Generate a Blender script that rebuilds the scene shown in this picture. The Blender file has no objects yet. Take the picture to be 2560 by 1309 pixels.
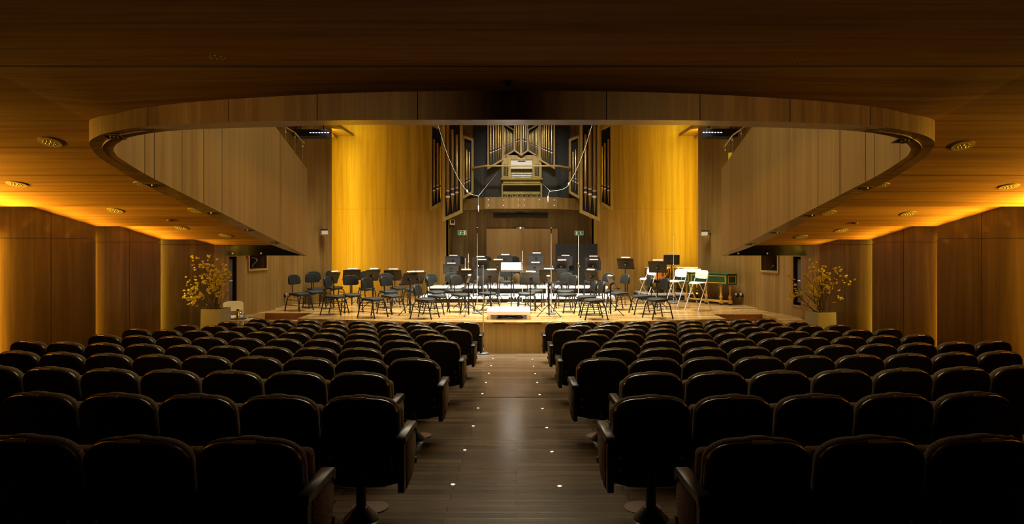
import bpy, bmesh, math, random
from mathutils import Vector, Matrix
R = math.radians
PI = math.pi
rnd = random.Random(7)
C = bpy.context.scene.collection
SC = bpy.context.scene

# ------------------------------------------------------------------ camera
E = 1.555                       # eye height over the floor under the camera
F, CX, CY = 1550.0, 1291.0, 605.0   # focal length and principal point in pixels of the 2560 wide frame
cam_d = bpy.data.cameras.new('camera')
cam = bpy.data.objects.new('camera', cam_d)
C.objects.link(cam)
cam.location = (0, 0, E)
cam.rotation_euler = (R(90), 0, 0)
cam_d.sensor_width = 36
cam_d.sensor_fit = 'HORIZONTAL'
cam_d.lens = F / 2560 * 36
cam_d.shift_x = -(CX - 1280) / 2560
cam_d.shift_y = -(654.5 - CY) / 2560
cam_d.clip_start = 0.05
SC.camera = cam
SC.view_settings.view_transform = 'Standard'
SC.view_settings.look = 'None'
SC.view_settings.gamma = 1
SC.view_settings.use_curve_mapping = False
SC.view_settings.exposure = 0.0

w = bpy.data.worlds.new('world')
SC.world = w
w.use_nodes = True
w.node_tree.nodes['Background'].inputs[0].default_value = (0.02, 0.012, 0.004, 1)
w.node_tree.nodes['Background'].inputs[1].default_value = 0.0


# ------------------------------------------------------------------ lamps
def area(name, loc, d, sx, sy, watt, col, spread=180):
    l = bpy.data.lights.new(name, 'AREA')
    l.shape = 'RECTANGLE'
    l.size, l.size_y = sx, sy
    l.energy = watt
    l.color = col
    l.spread = R(spread)
    o = bpy.data.objects.new(name, l)
    C.objects.link(o)
    o.location = loc
    o.rotation_euler = Vector(d).to_track_quat('-Z', 'Y').to_euler()
    return o


def vstrip(name, loc, d, wid, hei, watt, col, spread=150):
    o = area(name, loc, d, wid, hei, watt, col, spread)
    z = -Vector(d).normalized()
    y = Vector((0, 0, 1))
    x = y.cross(z).normalized()
    y = z.cross(x)
    o.rotation_euler = Matrix((x, y, z)).transposed().to_euler()
    return o


WARM = (1.0, 0.52, 0.05)
AMBER = (1.0, 0.64, 0.02)
NEUT = (1.0, 0.93, 0.80)
# the stage lighting hangs above the opening
area('stage_lamp', (0.2, 17.0, E + 5.2), (0, 0.02, -1), 3.6, 1.6, 800, NEUT, 72)
area('stage_lamp', (-4.0, 17.0, E + 5.2), (0.02, 0.03, -1), 2.4, 1.2, 190, NEUT, 76)
area('stage_lamp', (4.2, 17.0, E + 5.2), (-0.02, 0.03, -1), 2.4, 1.2, 190, NEUT, 76)
area('stage_lamp', (0.1, 13.6, E + 5.2), (0, -0.02, -1), 3.0, 0.6, 150, NEUT, 60)
area('organ_fill', (0.2, 15.6, E + 5.2), (0, 1, -0.72), 2.0, 0.4, 36, NEUT, 45)  # added fill aimed at the organ and console, no known source
# added fill over the stalls, for light bounced off stage and ceiling
area('hall_fill', (0.0, 11.4, E + 5.4), (0, -0.40, -1), 6.5, 2.6, 280, (1, 0.84, 0.50), 160)
area('seat_fill', (0.0, 16.0, E + 5.5), (0, -1, -0.62), 3.0, 0.5, 26, (1, 0.88, 0.66), 60)  # added to brighten seats and aisle, not a lamp of the hall
# two added fills behind the camera that brighten the balcony front
for x, d in ((-2.8, (-0.5, 7.9, -0.1)), (2.7, (0.5, 7.9, -0.1))):
    area('fascia_fill', (x, -1.5, E + 1.36), d, 0.2, 0.1, 11, (1, 0.62, 0.2), 44)
# amber strips at both ends of the back wall
vstrip('amber_strip', (-5.88, 19.68, E + 1.5), (0.28, 1, 0), 0.12, 6.4, 140, AMBER, 150)
vstrip('amber_strip', (5.80, 19.68, E + 1.5), (-0.28, 1, 0), 0.12, 6.4, 140, AMBER, 150)
# lips of the stepped soffit: depth, height over the eye
LIPS = [(6.9, 1.389), (8.35, 0.905), (9.9, 0.568), (11.45, 0.295), (12.95, 0.058), (14.4, -0.065)]
# vertical strips in the gaps between the side wall panels: x, depth of the gap, power
GAPS = [(8.30, 9.90, 9, WARM), (7.86, 11.50, 6, WARM), (7.52, 13.0, 9, (1, 0.70, 0.10)), (7.08, 14.39, 1.5, WARM)]
for s in (-1, 1):
    for x, Y, wt, cc in GAPS:
        vstrip('wall_strip_lamp', (s * x, Y + 0.02, E - 0.95), (-s * 0.30, 1, 0), 0.06, 2.2, wt, cc, 170)
    # coves along the tops of the side wall panels wash the soffit bands: panel ends, heights over the eye, power
    for p, q, z0, z1, wt in (((-9.25, 6.95), (-8.78, 8.25), 0.75, 0.35, 185), ((-8.76, 8.42), (-8.2, 9.8), 0.40, 0.12, 95), ((-8.26, 10.1), (-7.76, 11.4), 0.32, -0.05, 32),
                             ((-7.82, 11.68), (-7.4, 12.9), 0.08, -0.25, 23), ((-7.46, 13.2), (-7.02, 14.25), -0.05, -0.28, 9)):
        a, b = Vector((-s * p[0], p[1], E + z0)), Vector((-s * q[0], q[1], E + z1))
        for u in (0.125, 0.375, 0.625, 0.875):
            area('wall_top_cove', a.lerp(b, u), (-s, 0.32, 0.62), 0.30, 0.05, wt / 4, WARM, 112)

# ------------------------------------------------------------------ helpers
def P(px, py, Y):
    """the point at depth Y that the photograph shows at px, py"""
    return Vector(((px - CX) * Y / F, Y, E + (CY - py) * Y / F))


def fz(Y):
    return -0.0692 * Y           # raked floor of the stalls


SZ = E - 1.837                   # stage floor


def on_stage(px, py, z=SZ):
    Y = (E - z) * F / (py - CY)
    return Vector(((px - CX) * Y / F, Y, z))


class MB:
    def __init__(self):
        self.v, self.f, self.m, self.s = [], [], [], []
        self.X = Matrix()

    def add(self, vs, fs, m=0, smooth=False):
        o = len(self.v)
        self.v += [tuple(self.X @ Vector(p)) for p in vs]
        for f in fs:
            self.f.append(tuple(i + o for i in f))
            self.m.append(m)
            self.s.append(smooth)
        return self

    def box(self, x0, x1, y0, y1, z0, z1, m=0):
        vs = [(x, y, z) for z in (z0, z1) for y in (y0, y1) for x in (x0, x1)]
        return self.add(vs, [(0, 2, 3, 1), (4, 5, 7, 6), (0, 1, 5, 4), (2, 6, 7, 3), (0, 4, 6, 2), (1, 3, 7, 5)], m)

    def bx(self, c, s, m=0, M=None, bevel=0.0, seg=2):
        """a box about c of size s, turned by M, its edges rounded"""
        bm = bmesh.new()
        bmesh.ops.create_cube(bm, size=1)
        bmesh.ops.scale(bm, vec=s, verts=bm.verts)
        if bevel:
            bmesh.ops.bevel(bm, geom=bm.edges[:], offset=bevel, segments=seg, affect='EDGES', profile=0.5)
        T = Matrix.Translation(c) @ (M.to_4x4() if M else Matrix())
        bm.verts.index_update()
        self.add([T @ q.co for q in bm.verts], [[q.index for q in f.verts] for f in bm.faces], m, bevel > 0)
        bm.free()
        return self

    def tube(self, pts, r, n=8, m=0, r2=None):
        pts = [Vector(p) for p in pts]
        k = len(pts)
        vs, fs = [], []
        t = (pts[1] - pts[0]).normalized()
        u = t.orthogonal().normalized()
        for i, p in enumerate(pts):
            a = (pts[i] - pts[i - 1]).normalized() if i else t
            b = (pts[i + 1] - pts[i]).normalized() if i < k - 1 else a
            d = (a + b)
            d = d.normalized() if d.length > 1e-6 else a
            u = (u - d * u.dot(d))
            u = u.normalized() if u.length > 1e-6 else d.orthogonal().normalized()
            q = d.cross(u)
            rr = r if r2 is None else r + (r2 - r) * i / (k - 1)
            for j in range(n):
                an = 2 * PI * j / n
                vs.append(p + (u * math.cos(an) + q * math.sin(an)) * rr)
        for i in range(k - 1):
            for j in range(n):
                fs.append((i * n + j, i * n + (j + 1) % n, (i + 1) * n + (j + 1) % n, (i + 1) * n + j))
        fs.append(tuple(range(n))[::-1])
        fs.append(tuple((k - 1) * n + j for j in range(n)))
        return self.add(vs, fs, m, True)

    def lathe(self, prof, n=16, c=(0, 0, 0), m=0, M=None):
        """prof: (radius, height) from the bottom up"""
        vs, fs = [], []
        T = Matrix.Translation(c) @ (M.to_4x4() if M else Matrix())
        for r, z in prof:
            for j in range(n):
                a = 2 * PI * j / n
                vs.append(T @ Vector((r * math.cos(a), r * math.sin(a), z)))
        k = len(prof)
        for i in range(k - 1):
            for j in range(n):
                fs.append((i * n + j, i * n + (j + 1) % n, (i + 1) * n + (j + 1) % n, (i + 1) * n + j))
        fs.append(tuple(range(n))[::-1])
        fs.append(tuple((k - 1) * n + j for j in range(n)))
        return self.add(vs, fs, m, True)

    def ball(self, c, r, m=0, n=10, sz=1.0):
        k = 6
        prof = [(max(1e-4, r * math.sin(PI * i / k)), -r * sz * math.cos(PI * i / k)) for i in range(k + 1)]
        return self.lathe(prof, n, c, m)

    def prism(self, poly, z0, z1, m=0, ms=None):
        """a plan polygon (anticlockwise) raised from z0 to z1"""
        n = len(poly)
        vs = [(x, y, z0) for x, y in poly] + [(x, y, z1) for x, y in poly]
        self.add(vs, [tuple(range(n))[::-1], tuple(range(n, 2 * n))], m)
        self.add(vs, [(i, (i + 1) % n, n + (i + 1) % n, n + i) for i in range(n)], m if ms is None else ms)
        return self

    def quad(self, a, b, c, d, m=0):
        return self.add([a, b, c, d], [(0, 1, 2, 3)], m)

    def loft(self, rings, m=0, smooth=True):
        """closed rings of equal point count joined one after the other and capped"""
        n = len(rings[0])
        vs = [p for r in rings for p in r]
        fs = []
        for i in range(len(rings) - 1):
            for j in range(n):
                fs.append((i * n + j, i * n + (j + 1) % n, (i + 1) * n + (j + 1) % n, (i + 1) * n + j))
        fs.append(tuple(range(n))[::-1])
        fs.append(tuple((len(rings) - 1) * n + j for j in range(n)))
        return self.add(vs, fs, m, smooth)

    def build(self, name, mats, parent=None, sharp=40, loc=None):
        me = bpy.data.meshes.new(name)
        me.from_pydata(self.v, [], self.f)
        for mm in (mats if isinstance(mats, (list, tuple)) else [mats]):
            me.materials.append(mm)
        me.polygons.foreach_set('material_index', self.m)
        me.polygons.foreach_set('use_smooth', self.s)
        if any(self.s):
            me.set_sharp_from_angle(angle=R(sharp))
        bm = bmesh.new()
        bm.from_mesh(me)
        bmesh.ops.recalc_face_normals(bm, faces=bm.faces[:])
        bm.to_mesh(me)
        bm.free()
        me.update()
        o = bpy.data.objects.new(name, me)
        C.objects.link(o)
        if parent:
            o.parent = parent
        if loc is not None:
            o.location = loc
        return o


def tag(o, label, cat, group=None, kind=None):
    o['label'] = label
    o['category'] = cat
    if group:
        o['group'] = group
    if kind:
        o['kind'] = kind
    return o


def struct(o):
    o['kind'] = 'structure'
    return o


def thing(name, label, cat, loc=(0, 0, 0), rz=0.0, group=None):
    o = bpy.data.objects.new(name, None)
    o.empty_display_size = 0.1
    C.objects.link(o)
    o.location = loc
    o.rotation_euler = (0, 0, rz)
    return tag(o, label, cat, group)


def copy_thing(root):
    def cp(o, par):
        c = o.copy()
        C.objects.link(c)
        c.parent = par
        for ch in o.children:
            cp(ch, c)
        return c
    return cp(root, None)


def drop(root):
    for ch in list(root.children):
        drop(ch)
    bpy.data.objects.remove(root)


ORD = 'first second third fourth fifth sixth seventh eighth ninth tenth eleventh twelfth thirteenth'.split()

# ------------------------------------------------------------------ materials
def mat(name, col, rough=0.5, metal=0.0, emit=None, es=0.0, trans=0.0, ior=1.45, alpha=1.0, spec=0.5):
    m = bpy.data.materials.new(name)
    m.use_nodes = True
    b = m.node_tree.nodes['Principled BSDF']
    b.inputs['Base Color'].default_value = (*col, 1)
    b.inputs['Roughness'].default_value = rough
    b.inputs['Metallic'].default_value = metal
    b.inputs['IOR'].default_value = ior
    b.inputs['Transmission Weight'].default_value = trans
    b.inputs['Specular IOR Level'].default_value = spec
    if emit:
        b.inputs['Emission Color'].default_value = (*emit, 1)
        b.inputs['Emission Strength'].default_value = es
    return m


def ramp(nt, stops):
    r = nt.nodes.new('ShaderNodeValToRGB')
    e = r.color_ramp.elements
    while len(e) < len(stops):
        e.new(0.5)
    for q, (p, c) in zip(e, stops):
        q.position = p
        q.color = (*c, 1)
    return r


def wood(name, dark, mid, light, scale, rough=0.4, big=(1.3, 1.3, 0.06), bump=0.02, spec=0.4, contrast=0.35):
    """veneer: a fine grain stretched along one axis over broad figure"""
    m = mat(name, mid, rough, spec=spec)
    nt = m.node_tree
    b = nt.nodes['Principled BSDF']
    tc = nt.nodes.new('ShaderNodeTexCoord')
    mp = nt.nodes.new('ShaderNodeMapping')
    mp.inputs['Scale'].default_value = scale
    nt.links.new(tc.outputs['Object'], mp.inputs['Vector'])
    n1 = nt.nodes.new('ShaderNodeTexNoise')
    n1.inputs['Scale'].default_value = 1.0
    n1.inputs['Detail'].default_value = 7
    n1.inputs['Roughness'].default_value = 0.62
    n1.inputs['Distortion'].default_value = 0.7
    nt.links.new(mp.outputs[0], n1.inputs['Vector'])
    mp2 = nt.nodes.new('ShaderNodeMapping')
    mp2.inputs['Scale'].default_value = big
    nt.links.new(tc.outputs['Object'], mp2.inputs['Vector'])
    n2 = nt.nodes.new('ShaderNodeTexNoise')
    n2.inputs['Scale'].default_value = 1.0
    n2.inputs['Detail'].default_value = 3
    n2.inputs['Distortion'].default_value = 0.4
    nt.links.new(mp2.outputs[0], n2.inputs['Vector'])
    mx = nt.nodes.new('ShaderNodeMix')
    mx.inputs[0].default_value = contrast
    nt.links.new(n1.outputs['Fac'], mx.inputs[2])
    nt.links.new(n2.outputs['Fac'], mx.inputs[3])
    rp = ramp(nt, [(0.30, dark), (0.50, mid), (0.70, light)])
    nt.links.new(mx.outputs[0], rp.inputs[0])
    nt.links.new(rp.outputs[0], b.inputs['Base Color'])
    if bump:
        bp = nt.nodes.new('ShaderNodeBump')
        bp.inputs['Strength'].default_value = bump
        nt.links.new(n1.outputs['Fac'], bp.inputs['Height'])
        nt.links.new(bp.outputs[0], b.inputs['Normal'])
    return m


def planks(name, c1, c2, mortar, bw, rh, rough, grain=0.5, spec=0.5):
    """boards laid across the hall, joints staggered"""
    m = mat(name, c1, rough, spec=spec)
    nt = m.node_tree
    b = nt.nodes['Principled BSDF']
    tc = nt.nodes.new('ShaderNodeTexCoord')
    br = nt.nodes.new('ShaderNodeTexBrick')
    br.offset = 0.37
    br.offset_frequency = 2
    br.inputs['Color1'].default_value = (*c1, 1)
    br.inputs['Color2'].default_value = (*c2, 1)
    br.inputs['Mortar'].default_value = (*mortar, 1)
    br.inputs['Scale'].default_value = 1
    br.inputs['Mortar Size'].default_value = 0.0038
    br.inputs['Mortar Smooth'].default_value = 0.3
    br.inputs['Brick Width'].default_value = bw
    br.inputs['Row Height'].default_value = rh
    nt.links.new(tc.outputs['Object'], br.inputs['Vector'])
    mp = nt.nodes.new('ShaderNodeMapping')
    mp.inputs['Scale'].default_value = (1.6, 26, 6)
    nt.links.new(tc.outputs['Object'], mp.inputs['Vector'])
    n1 = nt.nodes.new('ShaderNodeTexNoise')
    n1.inputs['Scale'].default_value = 1.0
    n1.inputs['Detail'].default_value = 5
    nt.links.new(mp.outputs[0], n1.inputs['Vector'])
    rp = ramp(nt, [(0.25, (1 - grain,) * 3), (0.75, (1 + grain * 0.3,) * 3)])
    nt.links.new(n1.outputs['Fac'], rp.inputs[0])
    mx = nt.nodes.new('ShaderNodeMix')
    mx.data_type = 'RGBA'
    mx.blend_type = 'MULTIPLY'
    mx.inputs[0].default_value = 1
    nt.links.new(br.outputs['Color'], mx.inputs[6])
    nt.links.new(rp.outputs[0], mx.inputs[7])
    nt.links.new(mx.outputs[2], b.inputs['Base Color'])
    bp = nt.nodes.new('ShaderNodeBump')
    bp.inputs['Strength'].default_value = 0.12
    bp.inputs['Distance'].default_value = 0.004
    bp.invert = True
    nt.links.new(br.outputs['Fac'], bp.inputs['Height'])
    nt.links.new(bp.outputs[0], b.inputs['Normal'])
    return m


def tweed(name, a, b_, sc, rough=0.9):
    m = mat(name, a, rough, spec=0.2)
    nt = m.node_tree
    tc = nt.nodes.new('ShaderNodeTexCoord')
    n1 = nt.nodes.new('ShaderNodeTexNoise')
    n1.inputs['Scale'].default_value = sc
    n1.inputs['Detail'].default_value = 3
    nt.links.new(tc.outputs['Object'], n1.inputs['Vector'])
    rp = ramp(nt, [(0.38, a), (0.62, b_)])
    nt.links.new(n1.outputs['Fac'], rp.inputs[0])
    nt.links.new(rp.outputs[0], nt.nodes['Principled BSDF'].inputs['Base Color'])
    bp = nt.nodes.new('ShaderNodeBump')
    bp.inputs['Strength'].default_value = 0.4
    bp.inputs['Distance'].default_value = 0.003
    nt.links.new(n1.outputs['Fac'], bp.inputs['Height'])
    nt.links.new(bp.outputs[0], nt.nodes['Principled BSDF'].inputs['Normal'])
    return m


W_WALL = wood('walnut_wall_veneer', (0.075, 0.043, 0.014), (0.148, 0.090, 0.030), (0.25, 0.165, 0.06), (7, 7, 0.33), 0.33)
W_STAGE = wood('stage_wall_veneer', (0.15, 0.082, 0.018), (0.255, 0.152, 0.038), (0.36, 0.23, 0.066), (8, 8, 0.25), 0.40)
W_PARA = wood('parapet_veneer', (0.19, 0.112, 0.034), (0.275, 0.174, 0.060), (0.35, 0.235, 0.088), (8, 8, 0.16), 0.45)
W_CEIL = wood('ceiling_veneer', (0.13, 0.062, 0.013), (0.26, 0.134, 0.028), (0.38, 0.21, 0.05), (0.35, 9, 9), 0.8, spec=0.06, big=(0.1, 1.2, 1.2))
W_RIM = wood('rim_veneer', (0.10, 0.058, 0.02), (0.18, 0.108, 0.042), (0.26, 0.165, 0.07), (0.6, 9, 9), 0.25, spec=0.6, bump=0.005)
W_FASC = wood('fascia_veneer', (0.10, 0.052, 0.016), (0.20, 0.108, 0.035), (0.30, 0.18, 0.065), (10, 10, 0.4), 0.4)
W_ORG = wood('organ_oak', (0.20, 0.128, 0.030), (0.30, 0.205, 0.052), (0.40, 0.285, 0.085), (7, 7, 0.6), 0.42)
W_FRONT = wood('stage_front_veneer', (0.22, 0.125, 0.025), (0.34, 0.205, 0.05), (0.46, 0.30, 0.09), (7, 7, 0.25), 0.38)
W_DOOR = wood('door_veneer', (0.28, 0.16, 0.060), (0.52, 0.33, 0.135), (0.66, 0.46, 0.21), (5, 5, 0.35), 0.42, contrast=0.55)
FLOOR = planks('stalls_floor_boards', (0.095, 0.063, 0.037), (0.19, 0.131, 0.08), (0.008, 0.006, 0.004), 1.3, 0.118, 0.22, 0.35)
STAGEF = planks('stage_floor_boards', (0.25, 0.125, 0.032), (0.62, 0.40, 0.145), (0.12, 0.06, 0.02), 1.5, 0.085, 0.2, 0.4)
LOUV = wood('louvre_cedar', (0.16, 0.05, 0.015), (0.26, 0.095, 0.03), (0.34, 0.14, 0.05), (0.6, 9, 9), 0.5)
BLACK = mat('black_lacquer', (0.010, 0.009, 0.008), 0.35)
GLOSS = mat('black_glass', (0.005, 0.005, 0.003), 0.14, spec=0.12)
MATT = mat('matt_black', (0.012, 0.012, 0.012), 0.7)
DARKBK = mat('organ_dark_panel', (0.0045, 0.0045, 0.006), 0.6)
STEEL = mat('black_steel', (0.014, 0.013, 0.012), 0.35, 0.2)
STAND = mat('stand_black_enamel', (0.008, 0.006, 0.004), 0.36)
CHROME = mat('chrome', (0.75, 0.73, 0.70), 0.22, 1.0)
POLE = mat('satin_nickel', (0.60, 0.60, 0.60), 0.35, 0.3)
BRASS = mat('brass', (0.62, 0.47, 0.16), 0.32, 1.0)
PLATE = mat('brass_number_plate', (0.62, 0.52, 0.17), 0.45, 0.35)
BRASSD = mat('aged_brass', (0.42, 0.34, 0.12), 0.45, 0.35)
TIN = mat('pipe_metal', (0.62, 0.45, 0.17), 0.30, 0.92)
MOUTH = mat('pipe_mouth', (0.16, 0.12, 0.07), 0.45, 0.8)
LIPGLINT = mat('pipe_lip_glint', (0.88, 0.87, 0.90), 0.25, 0.15)  # white colour stands in for stage light caught on the metal lips
WHITE = mat('white_paint', (0.80, 0.79, 0.76), 0.45)
WRISER = mat('white_riser_laminate', (0.74, 0.73, 0.71), 0.4)
PAPER = mat('paper', (0.85, 0.84, 0.80), 0.7)
GREY = mat('grey_plastic', (0.30, 0.29, 0.27), 0.5)
POTM = mat('planter_lacquer', (0.42, 0.39, 0.30), 0.5)
SOIL = mat('soil', (0.03, 0.02, 0.012), 0.9)
VINYL = tweed('charcoal_upholstery', (0.013, 0.0148, 0.0142), (0.025, 0.0282, 0.0265), 60, 0.5)
TWEED = tweed('brown_tweed', (0.045, 0.028, 0.016), (0.24, 0.165, 0.08), 140)
SHELL = mat('dark_seat_shell', (0.012, 0.008, 0.006), 0.5, spec=0.25)
EDGE = mat('dark_polished_edge', (0.02, 0.015, 0.012), 0.25, spec=0.7)
GREEN = mat('green_lacquer', (0.010, 0.055, 0.018), 0.3)
GOLD = mat('gold_line', (0.70, 0.42, 0.05), 0.35, 0.3)
YWOOD = wood('yellow_turned_wood', (0.38, 0.20, 0.03), (0.52, 0.30, 0.05), (0.62, 0.38, 0.08), (9, 9, 1.5), 0.4)
COPPER = mat('copper_bowl', (0.80, 0.38, 0.12), 0.25, 1.0)
SKIN = mat('drum_skin', (0.78, 0.74, 0.66), 0.5)
SIGNG = mat('exit_green', (0.0, 0.20, 0.07), 0.5, emit=(0.0, 0.25, 0.09), es=0.25)
SIGNW = mat('exit_white', (0.8, 0.8, 0.6), 0.5, emit=(0.9, 0.9, 0.6), es=0.35)
LED = mat('white_led', (1, 1, 1), 0.3, emit=(1.0, 0.95, 0.85), es=7)
LEDB = mat('blue_white_led', (1, 1, 1), 0.3, emit=(0.55, 0.60, 1.0), es=1.6)
def thin_glass(name):
    """a clear pane: mostly lets light through, with a faint sheen"""
    m = bpy.data.materials.new(name)
    m.use_nodes = True
    nt = m.node_tree
    nt.nodes.remove(nt.nodes['Principled BSDF'])
    a = nt.nodes.new('ShaderNodeBsdfTransparent')
    a.inputs[0].default_value = (0.93, 0.96, 0.94, 1)
    b = nt.nodes.new('ShaderNodeBsdfGlossy')
    b.inputs['Roughness'].default_value = 0.03
    x = nt.nodes.new('ShaderNodeMixShader')
    x.inputs[0].default_value = 0.06
    nt.links.new(a.outputs[0], x.inputs[1])
    nt.links.new(b.outputs[0], x.inputs[2])
    nt.links.new(x.outputs[0], nt.nodes['Material Output'].inputs['Surface'])
    return m


GLASS = thin_glass('clear_glass')
GLASSB = mat('bottle_glass', (0.9, 0.93, 0.95), 0.03, trans=1.0, ior=1.4)
HORN = mat('dark_horn_wood', (0.035, 0.022, 0.009), 0.5)
BARK = mat('twig_bark', (0.075, 0.045, 0.018), 0.8)
PETAL = mat('yellow_petal', (0.80, 0.66, 0.09), 0.6)
YELLOW = mat('glowing_yellow_card', (0.85, 0.65, 0.03), 0.5, emit=(0.9, 0.65, 0.02), es=0.3)  # a faint glow is put into the card, which is no lamp
BLUEW = mat('pale_blue_metal', (0.55, 0.52, 0.85), 0.35, 0.3)
GRILL = mat('bronze_grille', (0.14, 0.075, 0.042), 0.6, 0.0, spec=0.2)
GROOVE = mat('panel_joint', (0.012, 0.007, 0.003), 0.8)
REDP = mat('red_plastic', (0.35, 0.03, 0.02), 0.5)
CREAM = mat('cream_plastic', (0.62, 0.56, 0.42), 0.5)

# ------------------------------------------------------------------ floor, stage
f = MB()
f.quad((-12, -3, fz(-3)), (12, -3, fz(-3)), (12, 16.4, fz(16.4)), (-12, 16.4, fz(16.4)))
struct(f.build('floor', FLOOR))
j = MB()
j.box(-9, 9, 8.595, 8.612, fz(8.6) - 0.002, fz(8.6) + 0.003)
struct(j.build('floor_joint', GROOVE))


def edge_y(x):
    return 14.2 + 0.027 * x * x


NL = (-6.53, -5.28, 16.13)      # notch for the steps: x0, x1, its back
NR = (5.03, 6.28, 15.85)
front = [(NL[1] + (NR[0] - NL[1]) * k / 16.0,) for k in range(17)]
front = [(x[0], edge_y(x[0])) for x in front]
poly = [(-7.05, 15.25), (NL[0], 15.25), (NL[0], NL[2]), (NL[1], NL[2])] + front + \
       [(NR[0], NR[2]), (NR[1], NR[2]), (NR[1], 15.1), (7.05, 15.1), (7.3, 22.2), (-7.3, 22.2)]
st = MB()
st.prism(poly, -1.25, SZ, 0, 1)
struct(st.build('stage_floor', [STAGEF, W_FRONT]))
nose = MB()
for a, b in zip(front[:-1], front[1:]):
    nose.add([(a[0], a[1] - 0.012, SZ - 0.035), (b[0], b[1] - 0.012, SZ - 0.035), (b[0], b[1] - 0.012, SZ + 0.004), (a[0], a[1] - 0.012, SZ + 0.004),
              (a[0], a[1] + 0.05, SZ - 0.035), (b[0], b[1] + 0.05, SZ - 0.035), (b[0], b[1] + 0.05, SZ + 0.004), (a[0], a[1] + 0.05, SZ + 0.004)],
             [(0, 1, 2, 3), (3, 2, 6, 7), (0, 4, 5, 1)])
struct(nose.build('trim_1', STAGEF))
for nm, (x0, x1, yb) in (('stage_steps', NL), ('stage_steps', NR)):
    s = MB()
    for k in range(3):
        top = SZ - 0.175 * (k + 1)
        y1 = yb - 0.30 * k
        s.box(x0 + 0.01, x1 - 0.01, y1 - 0.30, y1 - 0.0, -1.25, top, 0)
        for q in range(5):
            z = top + 0.018 + q * 0.031
            s.box(x0 + 0.02, x1 - 0.02, y1 - 0.022, y1 - 0.002, z, z + 0.022, 1)
        for q in range(4):
            xx = x0 + 0.02 + q * (x1 - x0 - 0.06) / 3
            s.box(xx, xx + 0.02, y1 - 0.03, y1 - 0.001, top, top + 0.17, 1)
    struct(s.build(nm, [STAGEF, LOUV]))
for sx in (-1, 1):               # sloping cheeks beside the steps
    x0, x1 = (-7.02, -6.55) if sx < 0 else (6.30, 6.9)
    y0, y1 = 13.9, 15.2
    zA, zB = SZ - 0.16, SZ
    c = MB()
    c.add([(x0, y0, -1.2), (x1, y0, -1.2), (x1, y1, -1.2), (x0, y1, -1.2), (x0, y0, zA), (x1, y0, zA), (x1, y1, zB), (x0, y1, zB)],
          [(0, 1, 5, 4), (1, 2, 6, 5), (2, 3, 7, 6), (3, 0, 4, 7), (0, 3, 2, 1)], 0)
    c.add([(x0, y0 - .02, zA), (x1 + .01, y0 - .02, zA), (x1 + .01, y1, zB), (x0, y1, zB), (x0, y0 - .02, zA + .03), (x1 + .01, y0 - .02, zA + .03), (x1 + .01, y1, zB + .005), (x0, y1, zB + .005)],
          [(0, 1, 5, 4), (1, 2, 6, 5), (2, 3, 7, 6), (3, 0, 4, 7), (4, 5, 6, 7)], 1)
    struct(c.build('trim_%d' % (2 if sx < 0 else 3), [W_FRONT, STAGEF]))

# ------------------------------------------------------------------ side walls of the stalls
def wall_panel(b, p0, p1, z0, z1, out, m=0, split=0.52, hz=None, th=0.05):
    """a veneered panel in two leaves with open joints; out: sign of x that points out of the hall"""
    p0, p1 = Vector((*p0, 0)), Vector((*p1, 0))
    d = (p1 - p0)
    nrm = Vector((d.y, -d.x, 0)).normalized()
    if nrm.x * out < 0:
        nrm = -nrm
    L = d.length
    t = d.normalized()
    parts = [(0, split * L - 0.005), (split * L + 0.005, L)] if split else [(0, L)]
    zs = [(z0, hz - 0.004), (hz + 0.004, z1)] if hz else [(z0, z1)]
    for a, c in parts:
        for u, v in zs:
            A, B = p0 + t * a, p0 + t * c
            Co, D = B + nrm * th, A + nrm * th
            b.add([(q.x, q.y, z) for z in (u, v) for q in (A, B, Co, D)],
                  [(0, 1, 2, 3), (7, 6, 5, 4), (0, 4, 5, 1), (1, 5, 6, 2), (2, 6, 7, 3), (3, 7, 4, 0)], m)
    # dark backing behind the joints
    A, B = p0 + nrm * (th + 0.01), p1 + nrm * (th + 0.01)
    b.add([(A.x, A.y, z0), (B.x, B.y, z0), (B.x, B.y, z1), (A.x, A.y, z1)], [(0, 1, 2, 3)], 1)


SAW = [((-9.75, 5.2), (-9.25, 6.8)), ((-9.35, 6.88), (-8.75, 8.28)), ((-8.86, 8.36), (-8.24, 9.86)), ((-8.36, 9.95), (-7.77, 11.45)), ((-7.91, 11.54), (-7.43, 12.95)), ((-7.56, 13.04), (-7.0, 14.35))]
for s, nm in ((1, 'wall_left'), (-1, 'wall_right')):
    b = MB()
    for (p0, p1) in SAW:
        q0, q1 = (s * p0[0], p0[1]), (s * p1[0], p1[1])
        wall_panel(b, q0, q1, fz(p0[1]) - 0.1, E + 1.5, -s, hz=E + 0.07 - 0.12 * max(0, (p0[1] - 9.9)) / 3)
    wall_panel(b, (s * -10.4, -3), (s * -9.8, 5.2), -0.4, E + 1.8, -s)
    # the wall between the step joints and outside them
    b.box(*sorted((s * -9.9, s * -10.0)), 4, 9, -0.9, E + 1.5, 1)
    for (p0, p1), (n0, n1) in zip(SAW[:-1], SAW[1:]):
        x = s * (n0[0] - 0.12)
        b.box(min(x, x + s * 0.02), max(x, x + s * 0.02), p1[1] - 0.15, n0[1] + 0.05, fz(n0[1]) - 0.1, E + 1.5, 0)
    struct(b.build(nm, [W_WALL, GROOVE]))

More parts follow.
